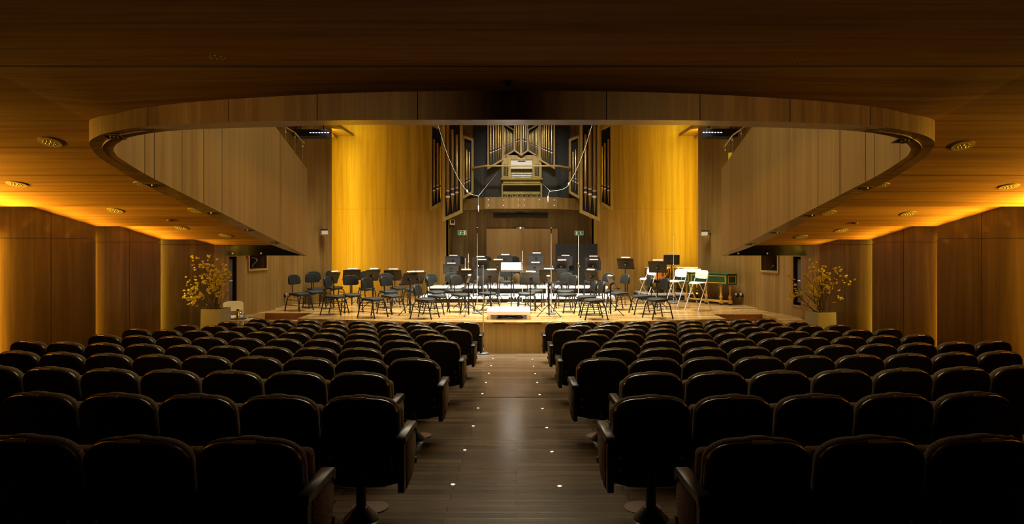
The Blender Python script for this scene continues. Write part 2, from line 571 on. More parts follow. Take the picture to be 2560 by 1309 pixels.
# wall beside the steps, with the slot of the column loudspeaker, then the stage side walls
def slot_wall(b, p0, p1, z0, z1, holes, out, m=0, th=0.05):
    """panel with rectangular openings: (t0, t1, za, zb) along it"""
    p0, p1 = Vector((*p0, 0)), Vector((*p1, 0))
    d = p1 - p0
    nrm = Vector((d.y, -d.x, 0)).normalized()
    if nrm.x * out < 0:
        nrm = -nrm
    cuts = sorted({0, 1, *[h[0] for h in holes], *[h[1] for h in holes]})
    for a, c in zip(cuts[:-1], cuts[1:]):
        hs = [h for h in holes if h[0] <= a and c <= h[1]]
        zz = [(z0, z1)] if not hs else [(z0, hs[0][2]), (hs[0][3], z1)]
        for u, v in zz:
            A, B = p0 + d * a, p0 + d * c
            Co, D = B + nrm * th, A + nrm * th
            b.add([(q.x, q.y, z) for z in (u, v) for q in (A, B, Co, D)],
                  [(0, 1, 2, 3), (7, 6, 5, 4), (0, 4, 5, 1), (1, 5, 6, 2), (2, 6, 7, 3), (3, 7, 4, 0)], m)
    return nrm


D0, D1 = (-7.12, 14.43), (-6.84, 15.64)
E1 = (-6.57, 16.9)
STW = [(-6.57, 16.9), (-6.74, 17.05), (-6.70, 18.13), (-6.50, 18.5), (-6.08, 19.2), (-5.82, 19.55)]


def t_at(px, p0, p1):
    """where along p0-p1 the sight line through px meets"""
    k = (px - CX) / F
    return (k * p0[1] - p0[0]) / ((p1[0] - p0[0]) - k * (p1[1] - p0[1]))


slots = {}
for s in (1, -1):
    b = MB()
    m0, m1 = (s * D0[0], D0[1]), (s * D1[0], D1[1])
    pa, pb = (573, 592) if s > 0 else (1983, 2002)
    ta, tb = sorted((t_at(pa, m0, m1), t_at(pb, m0, m1)))
    Ym = m0[1] + (m1[1] - m0[1]) * (ta + tb) / 2
    za, zb = P(0, 762, Ym).z, P(0, 641, Ym).z
    n1 = slot_wall(b, m0, m1, -1.3, E + 0.6, [(ta, tb, za, zb)], -s)
    e0, e1 = (s * D1[0], D1[1]), (s * E1[0], E1[1])
    pc, pd = (622, 665) if s > 0 else (1905, 1945)
    tc_, td = sorted((t_at(pc, e0, e1), t_at(pd, e0, e1)))
    Yn = e0[1] + (e1[1] - e0[1]) * (tc_ + td) / 2
    zc_, zd = P(0, 671 if s > 0 else 676, Yn).z, P(0, 634, Yn).z
    n2 = slot_wall(b, e0, e1, -1.3, E + 6, [(tc_, td, zc_, zd)], -s)
    slots[s] = (m0, m1, ta, tb, za, zb, n1, e0, e1, tc_, td, zc_, zd, n2)
    pts = [(s * x, y) for x, y in STW]
    if s < 0:
        pts[-1] = (5.73, 19.55)
    for p, q in zip(pts[:-1], pts[1:]):
        slot_wall(b, p, q, SZ - 0.1, E + 6, [], -s)
    struct(b.build('wall_stage_left' if s > 0 else 'wall_stage_right', [W_STAGE]))

# ------------------------------------------------------------------ soffit under the balcony
def side_pts(pts, s):
    """points given for the left side, mirrored for the right about the hall's axis"""
    return pts if s < 0 else [(-x - 0.1, y) for x, y in pts]


OUT = [(-0.05, 6.31), (-1.6, 6.32), (-2.96, 6.376), (-3.85, 6.485), (-4.28, 6.62), (-4.56, 6.76), (-4.78, 6.94), (-4.9, 7.15), (-5.02, 7.45), (-5.1, 7.89), (-5.17, 8.5), (-5.18, 9.5), (-5.18, 11), (-5.18, 12.5), (-5.1, 13.6), (-4.93, 14.46)]
INN = [(-0.05, 6.75, 1.2716), (-1.70, 6.75, 1.276), (-2.63, 6.79, 1.2616), (-3.69, 6.83, 1.2338), (-4.17, 6.80, 1.167), (-4.45, 6.95), (-4.66, 7.17), (-4.75, 7.35), (-4.8, 7.52), (-4.87, 8.13), (-4.88, 9.03), (-4.88, 10.2), (-4.88, 11.6), (-4.88, 13), (-4.88, 13.8), (-4.88, 14.46)]
INN = [p if len(p) == 3 else (*p, 2.46 - 0.1926 * p[1]) for p in INN]
TOPZ = [1.547, 1.523, 1.469, 1.414, 1.371, 1.366, 1.361]


def smooth_poly(pts, k=4):
    """Catmull-Rom through the points"""
    out = []
    for i in range(len(pts) - 1):
        p0 = pts[max(0, i - 1)]; p1 = pts[i]; p2 = pts[i + 1]; p3 = pts[min(len(pts) - 1, i + 2)]
        for j in range(k):
            t = j / k
            out.append(tuple(0.5 * ((2 * b) + (-a + c) * t + (2 * a - 5 * b + 4 * c - d) * t * t + (-a + 3 * b - 3 * c + d) * t ** 3)
                             for a, b, c, d in zip(p0, p1, p2, p3)))
    out.append(pts[-1])
    return out


KS = 4
OUT_S = smooth_poly(OUT, KS)
INN_S = smooth_poly(INN, KS)
TOP_S = [q[0] for q in smooth_poly([(z, 0) for z in TOPZ], KS)]


def rim_z(Y):
    return E + 2.46 - 0.1926 * Y


def chain(pts_left):
    """left end ... centre ... right end"""
    left = pts_left[::-1]
    right = [(-p[0] - 0.1, *p[1:]) for p in pts_left[1:]]
    return left + right


out_c, inn_c = chain(OUT_S), chain(INN_S)
n_half = len(OUT_S) - 1
tz = [E + z for z in TOP_S] + [None] * (len(OUT_S) - len(TOP_S))


def fasc_top(i, p):
    z = tz[i]
    return z if z else rim_z(p[1]) + 0.24


top_c = [fasc_top(abs(k - n_half), out_c[k]) for k in range(len(out_c))]
fas, lipm = MB(), MB()
for k in range(len(out_c) - 1):
    a, b_ = out_c[k], out_c[k + 1]
    fas.add([(a[0], a[1], rim_z(a[1])), (b_[0], b_[1], rim_z(b_[1])), (b_[0], b_[1], top_c[k + 1]), (a[0], a[1], top_c[k])], [(0, 1, 2, 3)], 0, True)
    c, d = inn_c[k], inn_c[k + 1]
    lipm.add([(a[0], a[1], rim_z(a[1])), (b_[0], b_[1], rim_z(b_[1])), (d[0], d[1], E + d[2]), (c[0], c[1], E + c[2])], [(0, 1, 2, 3)], 0, False)
struct(fas.build('trim_4', [W_FASC]))
struct(lipm.build('trim_5', [W_RIM]))
gr = MB()
acc = 0.0
seams = [370, 572, 793, 1044, 1516, 1750, 1975, 2175]
for k in range(len(out_c) - 1):
    a, b_ = Vector(out_c[k]), Vector(out_c[k + 1])
    for px in seams:
        ka, kb = CX + F * a.x / a.y, CX + F * b_.x / b_.y
        if ka <= px < kb and a.y < 7:
            t = (px - ka) / (kb - ka)
            q = a.lerp(b_, t)
            d = (b_ - a).normalized() * 0.004
            nn = Vector((d.y, -d.x)).normalized() * 0.003
            z0, z1 = rim_z(q.y) + 0.004, top_c[k] + (top_c[k + 1] - top_c[k]) * t - 0.004
            gr.add([(q.x - d.x + nn.x, q.y - d.y + nn.y, z0), (q.x + d.x + nn.x, q.y + d.y + nn.y, z0), (q.x + d.x + nn.x, q.y + d.y + nn.y, z1), (q.x - d.x + nn.x, q.y - d.y + nn.y, z1)], [(0, 1, 2, 3)], 0)
struct(gr.build('trim_6', [GROOVE]))


# parapet that rises from the rim, its top running down to the stage
def par_top(Y):
    if Y < 7.0:
        return E + 1.9
    return E + 2.33 + 0.338 * (12.6 - Y)


par = MB()
ci = [Vector(p[:2]) for p in inn_c]
cz = [E + p[2] for p in inn_c]
off = []
for k, p in enumerate(ci):
    a, b_ = ci[max(0, k - 1)], ci[min(len(ci) - 1, k + 1)]
    t = (b_ - a).normalized()
    n_ = Vector((-t.y, t.x))
    if (Vector((-0.05, 10)) - p).dot(n_) > 0:
        n_ = -n_
    off.append(p + n_ * 0.11)
for k in range(len(ci) - 1):
    a, b_, c, d = ci[k], ci[k + 1], off[k + 1], off[k]
    za, zb = par_top(a.y), par_top(b_.y)
    ra, rb = cz[k], cz[k + 1]
    par.add([(a.x, a.y, ra), (b_.x, b_.y, rb), (c.x, c.y, rb), (d.x, d.y, ra), (a.x, a.y, za), (b_.x, b_.y, zb), (c.x, c.y, zb), (d.x, d.y, za)],
            [(0, 1, 5, 4), (2, 3, 7, 6), (4, 5, 6, 7)], 0, True)
for k in (0, len(ci) - 1):
    a, d = ci[k], off[k]
    par.add([(a.x, a.y, cz[k]), (d.x, d.y, cz[k]), (d.x, d.y, par_top(a.y)), (a.x, a.y, par_top(a.y))], [(0, 1, 2, 3)])
struct(par.build('wall_balcony', [W_PARA]))
pg = MB()
for s in (-1, 1):
    pxs = (362, 386, 455, 509, 555, 700) if s < 0 else (2164, 2186, 2100, 2045, 2250)
    for k in range(len(ci) - 1):
        a, b_ = ci[k], ci[k + 1]
        if a.y < 7.0 or (a.x > 0) != (s > 0):
            continue
        for px in pxs:
            ka, kb = sorted((CX + F * a.x / a.y, CX + F * b_.x / b_.y))
            if ka <= px < kb:
                t = t_at(px, a, b_)
                q = a.lerp(b_, t)
                d = (b_ - a).normalized() * 0.004
                o = (Vector((-0.05, q.y)) - q).normalized() * 0.003
                pg.add([(q.x - d.x + o.x, q.y - d.y, rim_z(q.y)), (q.x + d.x + o.x, q.y + d.y, rim_z(q.y)), (q.x + d.x + o.x, q.y + d.y, par_top(q.y)), (q.x - d.x + o.x, q.y - d.y, par_top(q.y))], [(0, 1, 2, 3)])
struct(pg.build('trim_7', [GROOVE]))

# ceiling: flat over the rear stalls, stepped bands down both sides
ce = MB()
row0 = [(p[0], 5.55, E + 1.575) for p in out_c if p[1] <= 6.94001]
idx = [k for k, p in enumerate(out_c) if p[1] <= 6.94001]
row1 = [(out_c[k][0], out_c[k][1], top_c[k]) for k in idx]
for k in range(len(row0) - 1):
    ce.add([row0[k], row0[k + 1], row1[k + 1], row1[k]], [(0, 1, 2, 3)], 0, True)
xl, xr = row0[0][0], row0[-1][0]
ce.quad((xl, -3, E + 1.6), (xr, -3, E + 1.6), (xr, 5.55, E + 1.575), (xl, 5.55, E + 1.575))
BANDS = []
for s in (-1, 1):
    xi = xl if s < 0 else xr
    xo = s * 10.6
    zo = E + LIPS[0][1]
    ce.add([(xi, -3, E + 1.6), (xo, -3, E + 1.52), (xo, 6.9, zo), (xi, 6.94, top_c[idx[0]]), (xi, 5.55, E + 1.575)],
           [(0, 1, 4), (1, 2, 4), (2, 3, 4)])
    oc = side_pts(OUT_S, s)
    inn_edge = [(x, y) for x, y in oc if 6.94 <= y < 8.35]
    # band between the first two lips follows the rim
    def zb(k, y):
        """height of band k (ends at lip k) at depth y"""
        Y1, z1 = LIPS[k]
        slope = {1: -0.334, 2: -0.2174, 3: -0.30, 4: -0.29, 5: -0.236}[k]
        return E + z1 + slope * (y - Y1)
    pts = [(xo, 6.9, zb(1, 6.9))] + [(x, y, zb(1, y)) for x, y in inn_edge] + [(s * 5.06, 8.35, zb(1, 8.35)), (xo, 8.35, zb(1, 8.35))]
    ce.add(pts, [tuple(range(len(pts)))])
    for k in range(2, 6):
        Y0, Y1 = LIPS[k - 1][0], LIPS[k][0]
        xe = s * 4.97
        ce.quad((xo, Y0, zb(k, Y0)), (xe, Y0, zb(k, Y0)), (xe, Y1, zb(k, Y1)), (xo, Y1, zb(k, Y1)))
        zl = E + LIPS[k - 1][1]
        ce.quad((xo, Y0, zl), (xe, Y0, zl), (xe, Y0, zb(k, Y0)), (xo, Y0, zb(k, Y0)))
    # slab edge over the stage end of the soffit
    ce.quad((xo, 14.4, E - 0.065), (s * 4.97, 14.4, E - 0.065), (s * 4.97, 14.4, E + 0.6), (xo, 14.4, E + 0.6))
    ce.quad((xo, 14.4, E + 0.6), (s * 4.97, 14.4, E + 0.6), (s * 4.97, 6.9, E + 1.75), (xo, 6.9, E + 1.75))
struct(ce.build('ceiling', [W_CEIL]))
def zceil(X, Y):
    if Y < 5.55:
        return E + 1.59
    if Y < 6.9:
        return E + 1.575 - (Y - 5.55) * (0.06 if abs(X) < 4.3 else 0.137)
    for k in range(1, 6):
        if Y <= LIPS[k][0]:
            slope = {1: -0.334, 2: -0.2174, 3: -0.30, 4: -0.29, 5: -0.236}[k]
            return E + LIPS[k][1] + slope * (Y - LIPS[k][0])
    return E - 0.06


js = MB()                        # board joints across the ceiling
for Y, z, x0, x1 in ((5.55, 1.5745, -4.7, 4.6),):
    js.box(x0, x1, Y - 0.003, Y + 0.003, E + z - 0.004, E + z - 0.001)
for s in (-1, 1):
    for Y, xi in ((7.6, 5.08 if s < 0 else 4.98), (8.36, 5.18), (9.1, 5.2)):
        z = zceil(0, Y)
        js.box(*sorted((s * 10.5, s * xi)), Y - 0.004, Y + 0.004, z - 0.004, z + 0.002)
struct(js.build('trim_8', [GROOVE]))


def hit_ceiling(px, py, fn=None):
    """first depth at which the sight line through px, py reaches the ceiling"""
    fn = fn or zceil
    Y = 3.0
    while Y < 16:
        p = P(px, py, Y)
        if p.z >= fn(p.x, Y) - 1e-4:
            return p
        Y += 0.005
    return None


# upper hall: side walls over the stairs, ceiling, back of the room
up = MB()
for s in (-1, 1):
    x = s * 6.66
    up.box(min(x, x + s * 0.05), max(x, x + s * 0.05), 5.0, 11.0, E + 1.80, E + 6)
    up.box(min(x, x + s * 0.05), max(x, x + s * 0.05), 11.0, 16.9, E + 0.62, E + 6)
struct(up.build('wall_upper', [W_STAGE]))
uc = MB()
uc.box(-7.5, 7.5, 5.0, 22.5, E + 6, E + 6.1)
uc.box(-7.5, 7.5, 4.9, 5.0, E + 1.8, E + 6)
struct(uc.build('ceiling_upper', [W_STAGE]))
sof = MB()
for s in (-1, 1):                # low soffits above the stage's side light boxes
    x0, x1 = sorted((s * 6.9, s * 5.55))
    sof.box(x0, x1, 17.7, 21.05, E + 3.60, E + 3.7)
    pq = [P(px, py, 20.5) for px, py in (((808, 312), (822, 312), (836, 342), (822, 342)) if s < 0 else ((1768, 312), (1754, 312), (1744, 342), (1757, 342)))]
    sof.add([(q.x, y, q.z) for y in (20.5, 20.9) for q in pq], [(0, 1, 2, 3), (4, 5, 6, 7), (0, 1, 5, 4), (1, 2, 6, 5), (2, 3, 7, 6), (3, 0, 4, 7)])
struct(sof.build('ceiling_soffit', [W_STAGE]))
bw = MB()
bw.box(-12, 12, -3.1, -3, -0.5, E + 2)
struct(bw.build('wall_rear', [W_WALL]))

# back wall with the recess of the stage door
RX0, RX1, BY, RY = -2.33, 2.57, 21.1, 22.2
RTOP = E + 1.13
wb = MB()
for x0, x1 in ((-6.60, -4.1), (-4.0975, RX0), (RX1, 4.35), (4.3525, 6.60)):
    for z0, z1 in ((SZ - 0.1, E + 1.12), (E + 1.123, E + 6)):
        wb.box(x0, x1, BY, BY + 0.06, z0, z1)
wb.box(RX0, RX1, BY, BY + 0.06, RTOP, E + 6)
wb.box(RX0 - 0.06, RX0, BY, RY, SZ - 0.1, RTOP)
wb.box(RX1, RX1 + 0.06, BY, RY, SZ - 0.1, RTOP)
struct(wb.build('wall_back', [W_STAGE]))
rb = MB()
rb.box(RX0 - 0.1, RX1 + 0.1, RY, RY + 0.06, SZ - 0.1, RTOP + 0.05)
rb.box(RX0 - 0.1, RX1 + 0.1, BY, RY + 0.06, RTOP, RTOP + 0.06)
struct(rb.build('wall_recess', [W_WALL]))
db = MB()
dx0, dx1 = P(1216, 0, RY - 0.05).x, P(1394, 0, RY - 0.05).x
ztop = P(0, 571, RY - 0.05).z
db.box(dx0, dx1, RY - 0.05, RY, SZ + 0.39, ztop)
struct(db.build('door_1', [W_DOOR]))
# vertical seam of the back wall where the amber strip grazes
sm = MB()
for px in (866, 1723):
    p = P(px, 0, BY - 0.002)
    sm.box(p.x - 0.012, p.x + 0.012, BY - 0.012, BY, SZ, E + 6)
struct(sm.build('trim_9', [W_STAGE]))

# black downstand panels at the stage end of the soffits
for s in (-1, 1):
    xs = sorted((s * 6.78, s * 4.95))
    d = MB()
    d.bx(((xs[0] + xs[1]) / 2, 14.5, E - 0.19), (xs[1] - xs[0], 0.05, 0.245), 0, None, 0.006, 1)
    for q in ((584, 640) if s < 0 else (1920, 1845)):
        pass
    o = struct(d.build('trim_%d' % (10 if s < 0 else 11), [GLOSS]))
    for px in ((582, 653) if s < 0 else (1845, 1918)):
        p = P(px, 633, 14.47)
        g = MB()
        g.lathe([(0.022, 0), (0.022, 0.01), (0.014, 0.014)], 12, (0, 0, 0), 0, Matrix.Rotation(R(90), 3, 'X'))
        q = g.build('small_lens', [CREAM], None, loc=p)
        q.parent = o

# ------------------------------------------------------------------ fixtures of the soffit
def downlight_mesh():
    ring = MB()
    ring.lathe([(0.105, -0.012), (0.122, -0.012), (0.122, 0.0), (0.105, 0.0)], 28)
    refl = MB()
    refl.lathe([(0.001, 0.0), (0.108, 0.0), (0.108, -0.006), (0.001, -0.006)], 28)
    bulbs = MB()
    for q in range(12):
        a, r = q * 2 * PI / 9, (0.062 if q < 9 else 0.025)
        if q >= 9:
            a = q * 2 * PI / 3
        bulbs.ball((r * math.cos(a), r * math.sin(a), -0.008), 0.011, 0, 8)
    return ring, refl, bulbs


def slope_at(x, y):
    return math.atan2(zceil(x, y + 0.01) - zceil(x, y - 0.01), 0.02)


DL = [(545, 140, 'large recessed downlight in the dark ceiling over the left block'),
      (1980, 148, 'large recessed downlight in the dark ceiling over the right block'),
      (125, 354, 'brass recessed downlight high on the left soffit beside the rim corner'),
      (2407, 363, 'brass recessed downlight high on the right soffit beside the rim corner'),
      (42, 459, 'brass recessed downlight nearest the left edge of the picture'),
      (2523, 465, 'brass recessed downlight nearest the right edge of the picture'),
      (358, 459, 'dark recessed downlight touching the left rim below its corner'),
      (2200, 462, 'dark recessed downlight touching the right rim below its corner'),
      (288, 525, 'brass recessed downlight in the bright third band of the left soffit'),
      (2271, 533, 'brass recessed downlight in the bright third band of the right soffit'),
      (489, 525, 'recessed downlight beside the left rim in the third soffit band'),
      (2072, 531, 'recessed downlight beside the right rim in the third soffit band'),
      (453, 569, 'small recessed downlight in the fourth band of the left soffit'),
      (2104, 575, 'small recessed downlight in the fourth band of the right soffit'),
      (563, 588, 'recessed downlight lowest on the left soffit near the black panel'),
      (2004, 591, 'recessed downlight lowest on the right soffit near the black panel')]
first = None
for px, py, lab in DL:
    p = hit_ceiling(px, py)
    if p is None:
        continue
    if first is None:
        first = thing('recessed_downlight', lab, 'ceiling light', (0, 0, 0), 0, 'recessed downlights in the soffit')
        a_, b_, c_ = downlight_mesh()
        a_.build('trim_ring', BRASSD, first)
        b_.build('reflector', mat('reflector_bronze', (0.12, 0.095, 0.035), 0.5), first)
        c_.build('bulb_cluster', BRASS, first)
        t = first
    else:
        t = copy_thing(first)
        t['label'] = lab
    t.location = p + Vector((0, 0, -0.001))
    t.rotation_euler = (slope_at(p.x, p.y), 0, 0)

for px, py, lab in ((425, 549, 'small red-brown smoke sensor on the left soffit'), (2137, 556, 'small red-brown smoke sensor on the right soffit')):
    p = hit_ceiling(px, py)
    g = MB()
    g.lathe([(0.03, -0.03), (0.055, -0.018), (0.06, 0)], 16)
    o = g.build('ceiling_sensor', mat('sensor_plastic', (0.16, 0.05, 0.02), 0.6), None, loc=p)
    tag(o, lab, 'sensor', 'soffit sensors')
g = MB()
g.lathe([(0.005, -0.06), (0.035, -0.05), (0.05, -0.02), (0.058, 0)], 18)
p = hit_ceiling(1269, 206)
tag(g.build('ceiling_sensor', MATT, None, loc=p), 'black dome in the middle of the dark ceiling by the rim', 'camera dome')

# square spotlights let into the underside of the rim
RL = [(285, 341), (386, 462), (532, 531), (622, 574), (688, 606), (2259, 350), (2160, 469), (2023, 537), (1937, 580), (1876, 610)]
pos = ['at the near corner', 'second from the near corner', 'third from the near corner', 'second from the stage', 'nearest the stage']
spot = None
for k, (px, py) in enumerate(RL):
    p = hit_ceiling(px, py, lambda x, y: rim_z(y) if y > 6.2 else 99)
    if spot is None:
        spot = thing('rim_spotlight', '', 'spotlight', group='square spotlights under the rim')
        a_ = MB()
        for x0, x1, y0, y1 in ((-.10, .10, -.075, -.06), (-.10, .10, .06, .075), (-.10, -.085, -.06, .06), (.085, .10, -.06, .06)):
            a_.box(x0, x1, y0, y1, -0.008, 0.0)
        a_.build('frame', W_RIM, spot)
        b_ = MB()
        b_.box(-.085, .085, -.06, .06, -0.003, 0)
        b_.build('recess', MATT, spot)
        c_ = MB()
        c_.lathe([(0.045, -0.02), (0.05, 0.0)], 14, (0.01, 0, -0.003))
        c_.build('lamp_housing', STEEL, spot)
        t = spot
    else:
        t = copy_thing(spot)
    t['label'] = 'square spotlight under the %s rim, %s' % ('left' if k < 5 else 'right', pos[k % 5])
    t.location = p + Vector((0, 0, -0.002))
    t.rotation_euler = (math.atan(-0.1926), 0, 0)

# ------------------------------------------------------------------ auditorium seats
def superell(hw, hz, n, ex, cz):
    """half outline helper: points of a superellipse"""
    return [(hw * math.copysign(abs(math.cos(a)) ** (2 / ex), math.cos(a)), cz + hz * math.copysign(abs(math.sin(a)) ** (2 / ex), math.sin(a))) for a in (2 * PI * k / n for k in range(n))]


def back_outline(g=0.0, gt=0.0):
    """outline of the seat back seen from behind, grown by g: straight sides, broad round shoulders"""
    hw, z0, z1 = 0.259 + g, 0.195 - g, 0.82 + gt
    rx, rz = 0.185, 0.128
    pts = []
    for k in range(9):           # right shoulder
        a = PI / 2 * k / 8
        ex = 2.25
        pts.append((hw - rx + rx * math.cos(a) ** (2 / ex), z1 - 0.010 - rz + rz * math.sin(a) ** (2 / ex)))
    pts.append((0.03, z1))
    left = [(-x, z) for x, z in pts[::-1]]
    top = pts + left
    bot = []
    for k in range(5):           # lower corners and the slightly bowed bottom edge
        a = PI / 2 * k / 4
        bot.append((-(hw - 0.03 + 0.03 * math.cos(a)), z0 + 0.04 - 0.025 * math.sin(a)))
    for x in (-0.15, -0.05, 0.05, 0.15):
        bot.append((x, z0 - 0.006 * (1 - (x / 0.2) ** 2)))
    bot += [(-x, z) for x, z in bot[4::-1]]
    return top + bot             # anticlockwise from the right shoulder


def sheet_rings(outline, c, rings, yf):
    """rings (scale, offset in y) about centre c of an outline in x,z"""
    out = []
    for s, dy in rings:
        out.append([(c[0] + (x - c[0]) * s, yf(c[0] + (x - c[0]) * s, c[1] + (z - c[1]) * s) + dy, c[1] + (z - c[1]) * s) for x, z in outline])
    return out


def seat_y(x, z):
    return 0.09 - 0.145 * (z - 0.19) - 0.03 * (1 - (x / 0.27) ** 2)


def make_seat():
    t = thing('auditorium_seat', '', 'seat')
    sh = MB()
    o = back_outline()
    R_ = sheet_rings(o, (0, 0.5), [(0.02, 0), (0.5, 0), (0.9, 0), (0.965, 0.0), (0.99, 0.009), (1.0, 0.022), (1.0, 0.03), (0.9, 0.03), (0.02, 0.03)], seat_y)
    sh.loft(R_)
    for q in range(len(sh.f)):
        if 3 * len(o) <= q < 6 * len(o):
            sh.m[q] = 2
    for x in (-0.205, 0.205):
        for z in (0.325, 0.40):
            sh.lathe([(0.009, 0), (0.009, 0.004), (0.004, 0.006)], 10, (x, seat_y(x, z) + 0.002, z), 1, Matrix.Rotation(R(90), 3, 'X'))
    sh.build('backrest_shell', [SHELL, BRASSD, EDGE], t)
    cu = MB()
    o = back_outline(0.0, 0.010)
    cu.loft(sheet_rings(o, (0, 0.5), [(0.9, 0.03), (0.975, 0.03), (0.995, 0.042), (1.0, 0.06), (0.985, 0.085), (0.93, 0.105), (0.5, 0.11), (0.02, 0.11)], seat_y))
    cu.build('backrest_cushion', TWEED, t)
    pl = MB()
    pl.bx((0, seat_y(0, 0.815) + 0.003, 0.8155), (0.105, 0.004, 0.017), 0, Matrix.Rotation(R(-45), 3, 'X'), 0.001, 1)
    pl.build('number_plate', PLATE, t)
    # the squab is tipped up in front of the back
    sq = MB()
    sq.bx((0, 0.235, 0.49), (0.49, 0.105, 0.44), 0, Matrix.Rotation(R(7), 3, 'X'), 0.035, 3)
    sq.build('seat_cushion', TWEED, t)
    return t


def add_arm(t, side, end):
    """armrest and side panel; the ones at the aisle are broad and upholstered, those between seats slim"""
    x = (0.283 if end else 0.262) * side
    wd = 0.072 if end else 0.034
    y0 = -0.06 if end else 0.155
    ar = MB()
    prof = [(y0, 0.535), (y0, 0.56), (y0 + 0.02, 0.574), (0.325, 0.574), (0.355, 0.56), (0.362, 0.53), (0.35, 0.505), (0.325, 0.50), (0.30, 0.535)]
    ar.loft([[(x + o, y, z) for y, z in (prof if k in (1, 2) else [(0.15 + (y - 0.15) * 0.985, 0.54 + (z - 0.54) * 0.85) for y, z in prof])]
             for k, o in enumerate((-wd / 2, -wd / 2 + 0.006, wd / 2 - 0.006, wd / 2))], 0, True)
    ar.build('armrest', BLACK, t)
    pn = MB()
    if end:
        pn.bx((x, 0.00, 0.37), (0.044, 0.07, 0.34), 0, None, 0.006, 1)
    else:
        pn.bx((x, 0.175, 0.37), (0.03, 0.04, 0.34), 0, None, 0.004, 1)
    pn.build('side_frame', BLACK, t)
    pf = MB()
    ya = 0.03 if end else 0.19
    prof = [(ya, 0.205), (0.20, 0.225), (0.30, 0.29), (0.345, 0.38), (0.345, 0.47), (0.315, 0.532), (ya, 0.532)]
    hw = 0.03 if end else 0.014
    c_ = (0.2, 0.38)
    rings = [[(x + o, c_[0] + (y - c_[0]) * k, c_[1] + (z - c_[1]) * k) for y, z in prof] for o, k in ((-hw, 0.94), (-hw + 0.006, 1), (hw - 0.006, 1), (hw, 0.94))]
    pf.loft(rings, 0, True)
    pf.build('side_panel', TWEED, t)
    if end:
        kn = MB()
        kn.lathe([(0.02, -0.004), (0.024, 0), (0.024, 0.02), (0.018, 0.026)], 12, (x + 0.012 * side, 0.335, 0.29), 0, Matrix.Rotation(R(90 * side), 3, 'Y'))
        kn.build('hinge_knob', BLACK, t)
    return t


def add_pedestal(t):
    pe = MB()
    pe.lathe([(0.116, 0), (0.116, 0.006), (0.10, 0.02), (0.045, 0.075), (0.034, 0.08), (0.032, 0.30)], 18, (0, 0.05, 0))
    pe.build('pedestal', BLACK, t)


proto = make_seat()
add_pedestal(proto)
arm_in = {}
for s in (-1, 1):                # s: side on which the arm stands, towards the aisle
    for end in (False, True):
        q = copy_thing(proto)
        add_arm(q, s, end)
        arm_in[s, end] = q
drop(proto)
# rows from the rear: depth, first seat from the axis left and right, pitch, seats, curve
ROWS = [(2.95, -1.285, 1.165, 0.553, 3, 0.008), (4.08, -1.035, 0.897, 0.553, 5, 0.010), (5.19, -1.325, 1.15, 0.553, 7, 0.0145), (6.20, -1.035, 0.868, 0.540, 9, 0.0150),
        (7.17, -1.288, 1.15, 0.538, 10, 0.0162), (8.20, -1.01, 0.862, 0.536, 10, 0.0165), (9.27, -1.282, 1.155, 0.531, 10, 0.0168), (10.30, -1.0, 0.86, 0.532, 10, 0.0168),
        (11.33, -1.26, 1.14, 0.530, 9, 0.0170), (12.38, -0.993, 0.835, 0.545, 9, 0.0175)]
ROWN = ['rearmost row', 'second row from the rear', 'third row from the rear', 'fourth row from the rear', 'fifth row from the rear',
        'fifth row from the stage', 'fourth row from the stage', 'third row from the stage', 'second row from the stage', 'row nearest the stage']
used = set()
for r, (Y, xl_, xr_, pitch, n, kc) in enumerate(ROWS):
    for s in (-1, 1):
        for i in range(n):
            x = (xl_ - pitch * i) if s < 0 else (xr_ + pitch * i)
            x0 = xl_ if s < 0 else xr_
            dx = x + 0.07
            y = Y + kc * (dx * dx - (x0 + 0.07) ** 2)
            key = (-s, i == 0)
            t = copy_thing(arm_in[key]) if key in used else arm_in[key]
            used.add(key)
            t.location = (x, y, fz(Y))
            t.rotation_euler = (0, 0, math.atan(2 * kc * dx))
            t['label'] = 'dark auditorium seat, %s block, %s, %s from the aisle' % ('left' if s < 0 else 'right', ROWN[r], 'next' if i == 0 else ORD[i])
            if i == 0:
                t['label'] = 'dark auditorium seat beside the aisle, %s block, %s' % ('left' if s < 0 else 'right', ROWN[r])
            t['group'] = 'auditorium seats in the %s block' % ('left' if s < 0 else 'right')

# floor grilles under the seats along the aisle
gp = None
for k, (x, y, lab) in enumerate(((-1.02, 4.33, 'second'), (0.88, 4.33, 'second'), (-1.0, 6.38, 'fourth'), (0.84, 6.38, 'fourth'))):
    if gp is None:
        gp = thing('floor_grille', '', 'floor grille', group='round floor grilles under the seats')
        a_ = MB()
        a_.lathe([(0.113, 0.0), (0.126, 0.0), (0.126, 0.006), (0.113, 0.006)], 32)
        a_.build('rim', GRILL, gp)
        b_ = MB()
        b_.lathe([(0.001, 0), (0.114, 0), (0.114, 0.003), (0.001, 0.003)], 32)
        for q in range(3):
            M = Matrix.Rotation(q * 2 * PI / 3, 3, 'Z')
            for j in range(4):
                u = -0.036 + j * 0.024
                b_.bx(M @ Vector((0.056, u, 0.0035)), (0.068 - abs(u) * 0.5, 0.011, 0.003), 1, M)
        b_.build('slotted_plate', [GRILL, MATT], gp)
        t = gp
    else:
        t = copy_thing(gp)
    t['label'] = 'round bronze floor grille by the aisle-end seat, %s row from the rear, %s block' % (lab, 'left' if x < 0 else 'right')
    t.location = (x, y, fz(y) + 0.001)
    t.rotation_euler = (math.atan(-0.0692), 0, 0.4 * k)

